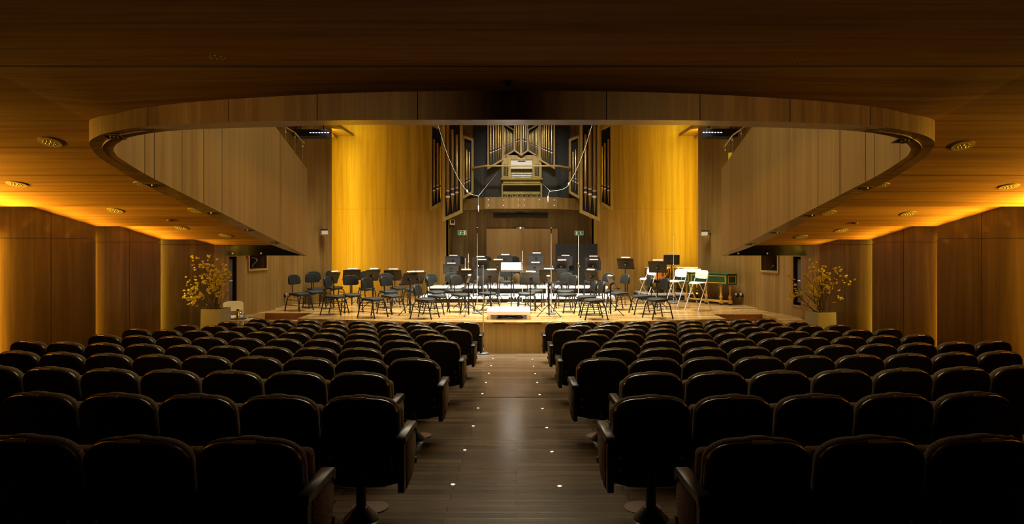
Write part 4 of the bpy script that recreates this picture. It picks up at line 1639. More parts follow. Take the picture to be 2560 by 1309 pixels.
def pipe(px, tip, mouth, top, rpx, Y):
    """one flue pipe: pointed foot, flattened mouth with lip painted bright, cylindrical body"""
    m = MB()
    r = rpx * Y / F
    x = (px - CX) * Y / F
    zt_, zm, zc = P(0, tip, Y).z, P(0, mouth, Y).z, P(0, top, Y).z
    hm = r * 2.6
    m.lathe([(0.006, zt_), (r, zm - 0.0)], 14, (x, Y, 0), 0)
    m.lathe([(r * 0.55, zm - r * 0.75), (r * 1.0, zm - r * 0.35), (r * 1.10, zm + r * 0.1), (r * 1.05, zm + r * 0.5)], 14, (x, Y, 0), 2)
    m.lathe([(r * 0.97, zm + r * 0.5), (r * 0.97, zm + hm)], 14, (x, Y, 0), 1)
    m.lathe([(r * 1.02, zm + hm), (r * 1.02, zm + hm + r * 0.45)], 14, (x, Y, 0), 2)
    m.lathe([(r, zm + hm + r * 0.45), (r, zc - 0.01), (r * 0.86, zc)], 14, (x, Y, 0), 0)
    m.build('pipe', [TIN, MOUTH, LIPGLINT], og)


def mir(px):
    return 2606 - px


def frame_pair(pts, wd, Y, dep):
    organ_frame(pts, wd, Y, dep)
    (a, ya), (b, yb), (c, yc), (d, yd) = pts
    organ_frame([(mir(b), yb), (mir(a), ya), (mir(d), yd), (mir(c), yc)], wd, Y, dep)


def pipe_pair(*a):
    pipe(*a)
    pipe(mir(a[0]), *a[1:])


frame_pair([(1074, 306), (1108, 321), (1108, 507), (1074, 527)], 0.075, OY + 0.02, 0.20)
frame_pair([(1106, 255), (1156, 255), (1156, 530), (1106, 553)], 0.085, OY - 0.20, 0.25)
frame_pair([(1155, 336), (1184, 347), (1184, 482), (1155, 498)], 0.075, OY + 0.02, 0.20)
frame_pair([(1218.5, 255), (1258, 255), (1258, 400), (1218.5, 423)], 0.048, OY - 0.05, 0.22)
frame_pair([(1257, 306), (1287, 324), (1287, 377), (1257, 395)], 0.045, OY + 0.12, 0.18)
frame_pair([(1285.5, 255), (1303, 255), (1303, 389), (1285.5, 377)], 0.040, OY - 0.05, 0.22)
for a in ((1119.5, 537, 492, 262, 5.2), (1131, 531, 486, 324, 4.8), (1142.5, 525, 481, 336, 4.0)):
    pipe_pair(*a, OY - 0.07)
for a in ((1085, 512, 476, 348, 3.3), (1094, 507, 472, 358, 3.1), (1102, 502, 469, 366, 2.9)):
    pipe_pair(*a, OY + 0.11)
for a in ((1160, 482, 458, 367, 2.8), (1167, 478, 455, 373, 2.7), (1173.5, 474, 452, 379, 2.5)):
    pipe_pair(*a, OY + 0.11)
for a in ((1227, 411, 382, 264, 2.7), (1233.8, 408, 379, 264, 2.4), (1240, 405.5, 376.5, 262, 2.3), (1245.8, 403, 374, 262, 2.2), (1250.8, 400, 371.5, 316, 2.0)):
    pipe_pair(*a, OY + 0.05)
for k in range(7):
    pipe_pair(1261 + k * 3.55, 393 - 2.2 * k, 368 - 1.5 * k, 318 + 2.9 * k, 1.45 - 0.07 * k, OY + 0.20)
for a in ((1291.5, 381, 354, 264, 2.2), (1297.3, 384, 352, 262, 2.2)):
    pipe_pair(*a, OY + 0.05)
pipe(1303, 386, 349.5, 260, 2.3, OY + 0.05)
bk_ = MB()
pa, pb = P(1183, 250, OY + 0.40), P(1424, 494, OY + 0.40)
bk_.box(pa.x, pb.x, pa.y, pa.y + 0.05, pb.z - 0.1, pa.z)
pz = P(0, 360, OY + 0.40).z
bk_.box(pa.x, pb.x, pa.y - 0.006, pa.y, pz, pz + 0.01)
bk_.build('dark_back_wall', DARKBK, og)
# console under the middle case
cx0, cx1 = P(1254, 0, OY).x, P(1354, 0, OY).x


def ox(px):
    return P(px, 0, OY).x


def oz(py):
    return P(0, py, OY).z


co = MB()
co.box(ox(1254), ox(1277), OY + 0.02, OY + 0.40, oz(447), oz(393))
co.box(ox(1331), ox(1354), OY + 0.02, OY + 0.40, oz(447), oz(393))
co.box(ox(1277), ox(1331), OY + 0.25, OY + 0.40, oz(447), oz(385))
co.box(ox(1266), ox(1342), OY + 0.12, OY + 0.40, oz(398), oz(386))
co.box(ox(1254), ox(1257.5), OY - 0.10, OY + 0.40, oz(493), oz(448))
co.box(ox(1351), ox(1355), OY - 0.10, OY + 0.40, oz(493), oz(448))
co.box(ox(1254), ox(1355), OY - 0.10, OY + 0.30, oz(459), oz(448))
co.box(ox(1257), ox(1352), OY + 0.10, OY + 0.14, oz(485), oz(478))
cons = co.build('console', W_ORG, og)
a_ = MB()
a_.bx((ox(1304), OY + 0.05, oz(448.2)), (ox(1356) - ox(1252), 0.50, 0.05), 0, None, 0.006, 1)
a_.build('console_shelf', W_ORG, cons)
a_ = MB()
a_.bx((ox(1304), OY - 0.08, oz(462)), (ox(1351) - ox(1257), 0.05, 0.04), 0, None, 0.006, 1)
a_.build('rail', BRASS, cons)
a_ = MB()
a_.bx((ox(1304), OY + 0.12, oz(410)), (ox(1332.5) - ox(1275.5), 0.015, oz(399) - oz(421.5)), 0, Matrix.Rotation(R(-14), 3, 'X'), 0.003, 1)
a_.build('music_desk', mat('cream_desk', (0.55, 0.51, 0.45), 0.6), cons)
a_ = MB()
for r in range(3):
    z = oz(443 - 4.6 * r)
    y = OY + 0.02 + 0.06 * r
    a_.box(ox(1279), ox(1330), y, y + 0.10, z, z + 0.02, 0)
    for k in range(30):
        x = ox(1280) + (ox(1329) - ox(1280)) * k / 30
        if k % 7 not in (2, 6):
            a_.box(x, x + 0.011, y + 0.03, y + 0.10, z + 0.02, z + 0.032, 1)
a_.build('keyboard', [PAPER, MATT], cons)
a_ = MB()
for sx in (-1, 1):
    for c in range(3):
        for r in range(7):
            px = 1303.5 + sx * (34.5 + 4.2 * c)
            a_.lathe([(0.022, 0), (0.022, 0.03), (0.012, 0.04)], 8, (ox(px), OY + 0.02, oz(412 + 4.2 * r)), 0, Matrix.Rotation(R(90), 3, 'X'))
a_.build('stop_knob', MATT, cons)
a_ = MB()
a_.box(ox(1257.5), ox(1351), OY + 0.28, OY + 0.30, oz(486), oz(460), 0)
for k in range(22):
    x = ox(1259 + 4.2 * k)
    a_.box(x, x + 0.035, OY - 0.02, OY + 0.2, oz(491.5), oz(489.5) + (0.02 if k % 3 else 0), 1)
a_.build('pedal_board', [MATT, W_ORG], cons)
a_ = MB()
a_.bx((ox(1304), OY + 0.02, oz(397.3)), (ox(1313.5) - ox(1294.5), 0.06, 0.03), 0, None, 0.008, 1)
a_.build('desk_lamp', CREAM, cons)
# horizontal pipes whose open mouths show under the gallery
for r, (n, x0_, x1_, y0_, rr) in enumerate(((25, 1236, 1367, 535.5, 2.3), (22, 1239, 1366, 541.5, 1.9))):
    for k in range(n):
        u = k / (n - 1)
        bump = math.exp(-((u - 0.5) / 0.16) ** 2)
        px, py = x0_ + (x1_ - x0_) * u, y0_ - 3.6 * bump + (1.6 if (k % 2 and r) else 0)
        m = MB()
        p = P(px, py, 20.55)
        q = (rr + 0.9 * bump) * 20.55 / F
        M = Matrix.Rotation(R(90), 3, 'X')
        m.lathe([(q * 0.80, 0.0), (q * 0.80, 0.30), (q, 0.305), (q, 0.0)], 12, (p.x, p.y + 0.3, p.z), 0, M)
        m.lathe([(0.001, 0.12), (q * 0.8, 0.12)], 12, (p.x, p.y + 0.3, p.z), 1, M)
        m.build('horn_pipe', [HORN, MATT], og)
sl = MB()
p0, p1 = P(1233, 531, 20.75), P(1370, 545, 20.75)
sl.box(p0.x, p1.x, 20.62, 20.85, p1.z, p0.z)
sl.build('pipe_rack', HORN, og)

# gallery in front of the organ
GY = 20.0
gpts = [(1156, 20.95), (1214, GY), (1393, GY), (1452, 20.95)]
gx = [((px - CX) * y / F, y) for px, y in gpts]
z0, z1 = P(0, 521.5, GY).z, P(0, 492.5, GY).z
ga = MB()
for (a, b_) in zip(gx[:-1], gx[1:]):
    d = (Vector(b_) - Vector(a)).normalized()
    n = Vector((-d.y, d.x)) * 0.05
    ga.add([(a[0], a[1], z0), (b_[0], b_[1], z0), (b_[0], b_[1], z1), (a[0], a[1], z1), (a[0] + n.x, a[1] + n.y, z0), (b_[0] + n.x, b_[1] + n.y, z0), (b_[0] + n.x, b_[1] + n.y, z1), (a[0] + n.x, a[1] + n.y, z1)],
           [(0, 1, 2, 3), (3, 2, 6, 7), (4, 0, 1, 5)])
gal = struct(ga.build('trim_12', W_WALL))
fl = MB()
fl.prism([(gx[0][0] + 0.05, gx[0][1] + 0.05), (gx[1][0] + 0.02, gx[1][1] + 0.06), (gx[2][0] - 0.02, gx[2][1] + 0.06), (gx[3][0] - 0.05, gx[3][1] + 0.05), (gx[3][0] - 0.05, 21.09), (gx[0][0] + 0.05, 21.09)], z1 - 0.12, z1 - 0.01)
o = struct(fl.build('floor_gallery', W_FASC))
for px in (1221, 1258.5, 1295.5, 1311, 1348.5, 1385.5):
    for py in (500, 513.5):
        b_ = MB()
        p = P(px, py, GY)
        b_.lathe([(0.018, 0), (0.018, 0.012), (0.01, 0.018)], 10, p, 0, Matrix.Rotation(R(90), 3, 'X'))
        o = b_.build('bolt', CHROME)
        o.parent = gal
t = thing('glass_balustrade', 'glass balustrade with pale handrail along the organ gallery', 'balustrade', (0, 0, 0))
zr = P(0, 416, GY).z
for k, (a, b_) in enumerate(zip(gx[:-1], gx[1:])):
    a, b_ = Vector(a), Vector(b_)
    if k == 0:
        a = a.lerp(b_, 0.45)
    if k == 2:
        b_ = a.lerp(b_, 0.55)
    segs = [(a, b_)] if k != 1 else [(a, a.lerp(b_, 0.5)), (a.lerp(b_, 0.5), b_)]
    for u, v in segs:
        d = (v - u).normalized()
        c = (u + v) / 2
        g = MB()
        g.bx((c.x, c.y - 0.02, (z1 + 0.01 + zr) / 2), ((v - u).length - 0.02, 0.010, zr - z1 - 0.01), 0, Matrix.Rotation(math.atan2(d.y, d.x), 3, 'Z'))
        g.build('glass_pane', GLASS, t)
hr = MB()
a0, b0 = Vector(gx[0]), Vector(gx[3])
pts = [Vector(gx[0]).lerp(Vector(gx[1]), 0.45), Vector(gx[1]), Vector(gx[2]), Vector(gx[2]).lerp(Vector(gx[3]), 0.55)]
for u, v in zip(pts[:-1], pts[1:]):
    d = (v - u).normalized()
    c = (u + v) / 2
    hr.bx((c.x, c.y - 0.02, zr + 0.02), ((v - u).length + 0.02, 0.06, 0.05), 0, Matrix.Rotation(math.atan2(d.y, d.x), 3, 'Z'), 0.01, 1)
hr.build('handrail', W_ORG, t)

# ------------------------------------------------------------------ signs and small wall things
def exit_sign(lab, px0, px1, py0, py1, flip):
    Y = RY - 0.025
    p0, p1 = P(px0, py1, Y), P(px1, py0, Y)
    wd, ht = p1.x - p0.x, p1.z - p0.z
    t = thing('exit_sign', lab, 'exit sign', ((p0.x + p1.x) / 2, Y, p0.z), 0, 'exit signs')
    a_ = MB()
    a_.bx((0, 0.012, ht / 2), (wd, 0.024, ht), 0, None, 0.003, 1)
    a_.build('plate', SIGNW, t)
    b_ = MB()
    b_.box(-wd / 2 + 0.012, wd / 2 - 0.012, -0.003, 0.001, 0.012, ht - 0.012)
    b_.build('green_field', SIGNG, t)
    c_ = MB()                    # door, arrow, running figure
    s = -1 if flip else 1

    def bx(x0, x1, z0_, z1_):
        x0, x1 = sorted((s * x0, s * x1))
        c_.box(x0, x1, -0.006, -0.0025, z0_, z1_)
    bx(wd * 0.20, wd * 0.36, 0.022, ht - 0.022)
    bx(wd * 0.0, wd * 0.10, ht * 0.47, ht * 0.55)
    c_.add([(s * wd * 0.10, -0.006, ht * 0.62), (s * wd * 0.16, -0.006, ht * 0.51), (s * wd * 0.10, -0.006, ht * 0.40)], [(0, 1, 2)])

    def limb(x0, z0_, x1, z1_, r):
        c_.tube([(s * wd * x0, -0.005, ht * z0_), (s * wd * x1, -0.005, ht * z1_)], r, 6)
    limb(-0.20, 0.40, -0.15, 0.68, 0.012)
    limb(-0.20, 0.40, -0.30, 0.22, 0.009)
    limb(-0.19, 0.40, -0.12, 0.18, 0.009)
    limb(-0.15, 0.66, -0.06, 0.55, 0.007)
    limb(-0.16, 0.66, -0.27, 0.58, 0.007)
    c_.ball((s * wd * -0.12, -0.004, ht * 0.80), 0.012, 0, 8, 1)
    c_.build('pictogram', SIGNW, t)


exit_sign('green exit sign on the recess wall, left of the stage door', 1144.5, 1166, 575.5, 587, False)
exit_sign('green exit sign on the recess wall, right of the stage door', 1437, 1458.5, 577, 587.5, True)
t = thing('door_lamp', 'small grey lamp fixed above the stage door', 'lamp', P(1301, 571, RY - 0.08), 0)
a_ = MB()
a_.bx((0, 0.03, 0.03), (0.28, 0.10, 0.07), 0, None, 0.012, 2)
a_.build('housing', GREY, t)
a_ = MB()
a_.ball((0.0, -0.022, 0.03), 0.022, 0, 10)
a_.build('bulb', LED, t)
t = thing('wall_loudspeaker', 'small cream loudspeaker on a black bracket under the left organ case', 'loudspeaker', P(1131, 561, BY - 0.2), 0)
a_ = MB()
a_.bx((0, 0.03, 0.08), (0.16, 0.14, 0.17), 0, Matrix.Rotation(R(12), 3, 'Z'), 0.012, 2)
a_.build('cabinet', CREAM, t)
a_ = MB()
a_.bx((0.01, -0.045, 0.09), (0.11, 0.02, 0.11), 0, Matrix.Rotation(R(12), 3, 'Z'), 0.004, 1)
a_.build('grille', MATT, t)
a_ = MB()
a_.bx((-0.02, 0.10, -0.06), (0.20, 0.20, 0.12), 0, None, 0.01, 1)
a_.tube([(0, 0.06, -0.02), (0, 0.04, 0.02)], 0.02, 8)
a_.build('bracket', MATT, t)
for s, (px0, px1, py0, py1), lab in ((-1, (803, 819.5, 575, 587), 'small white wall box on the dark strip, left end of the back wall'), (1, (1755, 1769, 577, 590), 'small white wall box on the side wall, right of the back wall')):
    Y = 19.08  # plain white boxes on the wall that give no light
    p = P((px0 + px1) / 2, py1, Y)
    x = p.x
    t = thing('wall_box', lab, 'lamp', (x, Y, p.z), R(35 * s) * -1, 'small white wall boxes')
    a_ = MB()
    a_.bx((0, 0.05, 0.075), (0.20, 0.16, 0.14), 0, Matrix.Rotation(R(-8), 3, 'X'), 0.006, 1)
    a_.build('housing', CREAM, t)
    a_ = MB()
    a_.bx((0, 0.05, 0.155), (0.205, 0.17, 0.03), 0, Matrix.Rotation(R(-8), 3, 'X'), 0.004, 1)
    a_.build('cap', STEEL, t)
    a_ = MB()
    a_.tube([(0, 0.10, 0.08), (s * 0.10, 0.26, 0.08)], 0.02, 8)
    a_.build('bracket', STEEL, t)
for px, py, lab in ((711, 738, 'small black wall socket by the leftmost orchestra chair'), (1845, 738, 'black wall socket beside the harpsichord tail, the left one'), (1857, 738, 'black wall socket beside the harpsichord tail, the right one')):
    s = 1 if px > CX else -1
    pts = [Vector((-s * x * -1 if s > 0 else x, y)) for x, y in STW] if False else [Vector((abs(x) * s, y)) for x, y in STW]
    best = None
    for a, b_ in zip(pts[:-1], pts[1:]):
        u = t_at(px, a, b_)
        if 0 <= u <= 1:
            best = a.lerp(b_, u)
            break
    if best is None:
        best = Vector((s * 6.7, 17.5))
    p = P(px, py, best.y)
    t = thing('wall_socket', lab, 'socket', (best.x - s * 0.02, best.y, p.z), R(-90 * s), 'wall sockets')
    a_ = MB()
    a_.bx((0, 0, 0), (0.09, 0.05, 0.11), 0, None, 0.01, 1)
    a_.build('box', MATT, t)
    a_ = MB()
    a_.lathe([(0.04, 0), (0.035, 0.05)], 12, (0, -0.025, 0.02), 0, Matrix.Rotation(R(90), 3, 'X'))
    a_.build('plug', CHROME, t)

# column loudspeakers in their slots, niches in the side walls
for s in (1, -1):
    m0, m1, ta, tb, za, zb, n1, e0, e1, tc_, td, zc_, zd, n2 = slots[s]
    side = 'left' if s > 0 else 'right'
    m0, m1 = Vector(m0), Vector(m1)
    a, b_ = m0.lerp(m1, ta), m0.lerp(m1, tb)
    n = Vector((n1.x, n1.y))
    rec = MB()
    A0, B0, A1, B1 = a, b_, a + n * 0.30, b_ + n * 0.30
    rec.add([(q.x, q.y, z) for z in (za, zb) for q in (A0, B0, B1, A1)], [(0, 1, 2, 3), (4, 7, 6, 5), (0, 3, 7, 4), (1, 5, 6, 2), (2, 6, 7, 3)])
    struct(rec.build('trim_%d' % (13 if s > 0 else 14), [MATT]))
    c = a.lerp(b_, 0.5) + n * 0.13
    t = thing('column_loudspeaker', 'tall slim column loudspeaker in the black slot of the %s wall' % side, 'loudspeaker', (c.x, c.y, za), 0, 'column loudspeakers')
    t.rotation_euler = (0, 0, math.atan2(-n.y, -n.x) + PI / 2)
    h = zb - za
    k_ = MB()
    wd = (b_ - a).length * 0.5
    k_.bx((0, 0, h * 0.5), (wd, 0.14, h * 0.90), 0, None, 0.02, 2)
    k_.build('cabinet', mat('speaker_grey', (0.09, 0.09, 0.10), 0.45), t)
    k_ = MB()
    k_.bx((0, -0.072, h * 0.5), (wd * 0.8, 0.01, 0.03), 0, None, 0.003, 1)
    k_.build('badge', CHROME, t)
    k_ = MB()
    for zz in (0.0, h - 0.06):
        k_.box(-0.02, 0.02, -0.02, 0.13, zz, zz + 0.06)
    k_.build('bracket', STEEL, t)
    fr = MB()                    # light frame at the foot of the slot
    A2, B2 = a - n * 0.012, b_ - n * 0.012
    for (u, v, z0_, z1_) in ((A2, B2, za - 0.05, za),):
        d = (v - u).normalized() * 0.03
        fr.add([(u.x - d.x, u.y - d.y, z0_), (v.x + d.x, v.y + d.y, z0_), (v.x + d.x, v.y + d.y, z1_), (u.x - d.x, u.y - d.y, z1_), (u.x - d.x + n.x * .05, u.y - d.y + n.y * .05, z0_), (v.x + d.x + n.x * .05, v.y + d.y + n.y * .05, z0_), (v.x + d.x + n.x * .05, v.y + d.y + n.y * .05, z1_), (u.x - d.x + n.x * .05, u.y - d.y + n.y * .05, z1_)],
               [(0, 1, 2, 3), (3, 2, 6, 7), (0, 4, 5, 1), (0, 3, 7, 4), (1, 5, 6, 2)])
    struct(fr.build('trim_%d' % (15 if s > 0 else 16), [W_STAGE]))
    # niche
    e0, e1 = Vector(e0), Vector(e1)
    a, b_ = e0.lerp(e1, tc_), e0.lerp(e1, td)
    n = Vector((n2.x, n2.y))
    nb = MB()
    A0, B0, A1, B1 = a, b_, a + n * 0.45, b_ + n * 0.45
    nb.add([(q.x, q.y, z) for z in (zc_, zd) for q in (A0, B0, B1, A1)], [(0, 1, 2, 3), (4, 7, 6, 5), (0, 3, 7, 4), (1, 5, 6, 2)], 0)
    nb.add([(q.x, q.y, z) for z in (zc_, zd) for q in (A1, B1)], [(0, 1, 3, 2)], 1)
    struct(nb.build('window_%d' % (1 if s > 0 else 2), [W_WALL, mat('niche_dark', (0.06, 0.035, 0.015), 0.4)]))
    fr = MB()
    d = (b_ - a).normalized()
    for (u, v, z0_, z1_) in ((a - d * 0.045, b_ + d * 0.045, zc_ - 0.05, zc_), (a - d * 0.045, a, zc_, zd), (b_, b_ + d * 0.045, zc_, zd)):
        u2, v2 = u - n * 0.03, v - n * 0.03
        fr.add([(q.x, q.y, z) for z in (z0_, z1_) for q in (u2, v2, v, u)], [(0, 1, 5, 4), (4, 5, 6, 7), (0, 3, 2, 1), (0, 4, 7, 3), (1, 2, 6, 5)])
    struct(fr.build('trim_%d' % (17 if s > 0 else 18), [W_ORG]))
    c = a.lerp(b_, 0.52) + n * 0.15
    if s > 0:
        t = thing('gooseneck_lamp', 'bent pale gooseneck lamp standing in the left wall niche', 'lamp', (c.x, c.y, zc_))
        g = MB()
        g.lathe([(0.05, 0), (0.05, 0.02), (0.02, 0.04)], 14)
        g.build('base', STEEL, t)
        g = MB()
        sc_ = 0.30
        pts = [(0, 0, 0.03), (-0.02, 0, 0.06), (0.03, 0, 0.14), (0.10, 0, 0.20), (0.12, 0, 0.26), (0.06, 0, 0.30), (-0.05, 0, 0.315)]
        g.tube(smooth_poly([tuple(q * 0.9 for q in p) for p in pts], 4), 0.011, 8)
        g.build('neck', BLUEW, t)
    else:
        t = thing('gooseneck_lamp', 'dark bent gooseneck lamp hanging in the right wall niche', 'lamp', (c.x, c.y, zc_))
        g = MB()
        g.tube(smooth_poly([(0.05, 0, 0.40), (0.08, 0, 0.26), (0.10, 0, 0.18), (0.04, 0, 0.15), (-0.03, 0, 0.12), (-0.09, 0, 0.04), (-0.10, 0, 0.005)], 4), 0.016, 8)
        g.build('neck', STEEL, t)
        g = MB()
        g.lathe([(0.05, -0.09), (0.035, 0.0), (0.012, 0.02)], 12, (0.08, 0, 0.32), 0, Matrix.Rotation(R(30), 3, 'Y'))
        g.build('lamp_shade', STEEL, t)
q = MB()
p = P(616, 640, 15.5)
e0, e1 = Vector(slots[1][7]), Vector(slots[1][8])
u = t_at(617, e0, e1)
w_ = e0.lerp(e1, u)
p = P(617, 641, w_.y)
tag(q.bx((w_.x + 0.02, w_.y - 0.01, p.z), (0.05, 0.05, 0.05), 0, None, 0.01, 2).build('alarm_button', REDP), 'tiny red call point on the left wall beside the niche', 'alarm')

# side light boxes over the stage
for s, (px0, px1, py0, py1), side in ((-1, (731, 815, 323, 340), 'left'), (1, (1767, 1846, 321, 341), 'right')):
    Y = 18.0
    p0, p1 = P(px0, py1, Y), P(px1, py0, Y)
    t = thing('stage_light_bar', 'black stage light box with a row of small lit lamps, upper %s of the stage' % side, 'stage light', ((p0.x + p1.x) / 2, Y, p0.z), 0, 'black stage light boxes')
    hx, h = (p1.x - p0.x) / 2, p1.z - p0.z
    a_ = MB()
    a_.bx((0, 0.25, h / 2), (2 * hx, 0.5, h), 0, None, 0.01, 1)
    a_.build('housing', MATT, t)
    for k in range(7):
        b_ = MB()
        xx = (0.04 + 0.085 * k) * (1 if s < 0 else -1)
        b_.bx((xx, -0.004, h * 0.5), (0.055, 0.012, 0.028), 0, None, 0.005, 1)
        b_.build('lamp', LEDB, t)
    b_ = MB()
    for x in (-hx * 0.7, hx * 0.7):
        b_.tube([(x, 0.25, h), (x, 0.25, E + 3.61 - p0.z)], 0.02, 8)
    b_.build('hanger', STEEL, t)

# glass railing on the sloping parapets
for s, posts, side in ((-1, ((714, 317, 357), (737.5, 331, 382), (756.5, 354, 407)), 'left'), (1, ((1853.5, 322, 360), (1831, 338, 389), (1813, 364, 412)), 'right')):
    t = thing('stair_railing', 'glass stair railing with slim chrome posts on the %s parapet' % side, 'railing', (0, 0, 0), 0, 'stair railings')
    tops = []
    for px, pt, pb in posts:
        X = s * 4.95 - (0.03 if s < 0 else 0.07) + (0 if s < 0 else -0.0)
        Y = abs(X) * F / abs(px - CX)
        zb_ = par_top(Y) - 0.02
        zt_ = P(px, pt, Y).z
        a_ = MB()
        a_.tube([(X, Y, zb_), (X, Y, zt_)], 0.011, 8)
        a_.ball((X, Y - 0.01, zb_ + 0.05), 0.022)
        a_.ball((X, Y - 0.01, zt_ - 0.10), 0.022)
        a_.build('post', CHROME, t)
        tops.append(Vector((X, Y, zt_)))
    d = (tops[1] - tops[0])
    hr_ = MB()
    hr_.tube([tops[0] - d * 2.2, tops[0], tops[1], tops[2], tops[2] + Vector((0, 0.12, 0))], 0.016, 8)
    hr_.build('handrail', CHROME, t)
    for a, b_ in ((tops[0] - d * 1.5, tops[0]), (tops[0], tops[1]), (tops[1], tops[2])):
        g = MB()
        for w1, w2 in ((a, b_),):
            vs = []
            for q in (w1, w2):
                for dx in (-0.004, 0.004):
                    vs += [(q.x + dx, q.y, par_top(q.y) + 0.01), (q.x + dx, q.y, q.z - 0.05)]
            g.add(vs, [(0, 1, 5, 4), (2, 6, 7, 3), (1, 3, 7, 5), (0, 4, 6, 2), (0, 2, 3, 1), (4, 5, 7, 6)])
        g.build('glass_pane', GLASS, t)
p0 = P(1825, 399, 15.6)
a_ = MB()
a_.bx((6.42, 18.58, P(0, 392, 18.58).z), (0.02, 0.16, 0.26), 0, Matrix.Rotation(R(31), 3, 'Z'))
tag(a_.build('yellow_notice', YELLOW), 'small yellow notice behind the stair railing on the upper right wall', 'notice')

# hanging microphone cables
for lab, pts in (('white microphone cable looping down before the left organ case', ((1088, 295), (1095, 313), (1118, 385), (1146, 446), (1168, 478), (1180, 486), (1195.5, 490.5), (1196, 503), (1196, 524))),
                 ('white microphone cable looping down before the right organ case', ((1487, 295), (1480, 313), (1463, 368), (1441, 424), (1422, 460), (1413, 469.5), (1398, 475), (1376, 478), (1371.5, 485), (1370, 500)))):
    Y = 17.5
    t = thing('hanging_microphone_cable', lab, 'cable', (0, 0, 0), 0, 'hanging microphone cables')
    w3 = [tuple(P(x, y, Y)) for x, y in pts]
    up_ = (w3[0][0] - (0.25 if pts[0][0] < CX else -0.25), Y, E + 6.0)
    g = MB()
    g.tube([up_] + smooth_poly(w3, 4), 0.0042, 6)
    g.build('cord', mat('pale_cord', (0.30, 0.29, 0.28), 0.6), t)
    g = MB()
    e = w3[-1]
    g.lathe([(0.012, 0), (0.016, 0.02), (0.016, 0.16), (0.01, 0.18)], 10, (e[0], e[1], e[2] - 0.06))
    g.build('microphone', POLE, t)
    g = MB()
    k = w3[4]
    g.ball(k, 0.024, 0, 8, 1.8)
    g.build('cable_clip', WHITE, t)
    o3 = w3[6] if pts[0][0] < CX else w3[7]
    g = MB()
    far = P(1252 if pts[0][0] < CX else 1352, 420 if pts[0][0] < CX else 455, OY + 0.02)
    g.tube([o3, tuple(far)], 0.002, 5)
    g.build('stay_wire', GREY, t)

# water bottles at the foot of the lower riser
tr = MB()
tr.bx((0, 0, 0.02), (0.46, 0.20, 0.04), 0, None, 0.006, 1)
pt = on_stage(1288, 760)
tag(tr.build('bottle_tray', GREY, None, loc=(pt.x, 18.6, SZ)), 'grey tray of water bottles at the foot of the white riser', 'tray')
bp = None
for k in range(5):
    if bp is None:
        bp = thing('water_bottle', '', 'bottle', group='water bottles on the grey tray')
        g = MB()
        g.lathe([(0.030, 0), (0.032, 0.01), (0.032, 0.13), (0.014, 0.17), (0.014, 0.19)], 12)
        g.build('body', GLASSB, bp)
        g = MB()
        g.lathe([(0.016, 0.185), (0.016, 0.21)], 10)
        g.build('cap', WHITE, bp)
        t = bp
    else:
        t = copy_thing(bp)
    t['label'] = 'clear water bottle on the grey tray, %s of the five' % ('leftmost' if k == 0 else 'rightmost' if k == 4 else ORD[k] + ' from the left')
    t.location = (pt.x - 0.17 + 0.085 * k, 18.6, SZ + 0.04)

# small white table with tray, glass and flask, left of the stage
tp = P(601, 797, 13.75)
t = thing('side_table', 'small white folding table beside the left planter', 'table', (tp.x, 13.75, fz(13.75)), 0.1)
h = tp.z - fz(13.75)
g = MB()
g.bx((0, 0, h - 0.014), (0.46, 0.34, 0.028), 0, None, 0.008, 2)
g.build('table_top', WHITE, t)
for sx in (-1, 1):
    g = MB()
    g.tube([(-0.15, sx * 0.13, h - 0.03), (0.16, sx * 0.14, 0.01)], 0.011, 8)
    g.build('leg', POLE, t)
    g = MB()
    g.tube([(0.15, sx * 0.12, h - 0.03), (-0.16, sx * 0.14, 0.01)], 0.011, 8)
    g.build('leg', POLE, t)
zt = tp.z
g = MB()
g.bx((0, 0, 0.010), (0.30, 0.22, 0.02), 0, Matrix.Rotation(0.15, 3, 'Z'), 0.006, 1)
tag(g.build('serving_tray', BLACK, None, loc=(tp.x - 0.03, 13.74, zt)), 'black serving tray on the small white table', 'tray')
t = thing('thermos_flask', 'silver flask standing on the black tray', 'flask', (tp.x - 0.06, 13.76, zt + 0.02))
g = MB()
g.lathe([(0.045, 0), (0.045, 0.11), (0.03, 0.15), (0.028, 0.165)], 16)
g.tube([(0.045, 0, 0.03), (0.075, 0, 0.06), (0.07, 0, 0.11), (0.04, 0, 0.13)], 0.007, 6)
g.build('body', CHROME, t)
g = MB()
g.lathe([(0.03, 0.163), (0.03, 0.19), (0.012, 0.20)], 14)
g.build('lid', STEEL, t)
g = MB()
g.lathe([(0.028, 0), (0.034, 0.10), (0.031, 0.10), (0.026, 0.006)], 16)
tag(g.build('drinking_glass', GLASSB, None, loc=(tp.x + 0.07, 13.73, zt + 0.02)), 'empty drinking glass on the black tray', 'glass')
g = MB()
g.bx((0, 0, 0.012), (0.13, 0.10, 0.024), 0, Matrix.Rotation(-0.2, 3, 'Z'), 0.004, 1)
tag(g.build('folded_napkin', PAPER, None, loc=(tp.x - 0.17, 13.70, zt)), 'white folded napkin at the planter end of the small table', 'napkin')

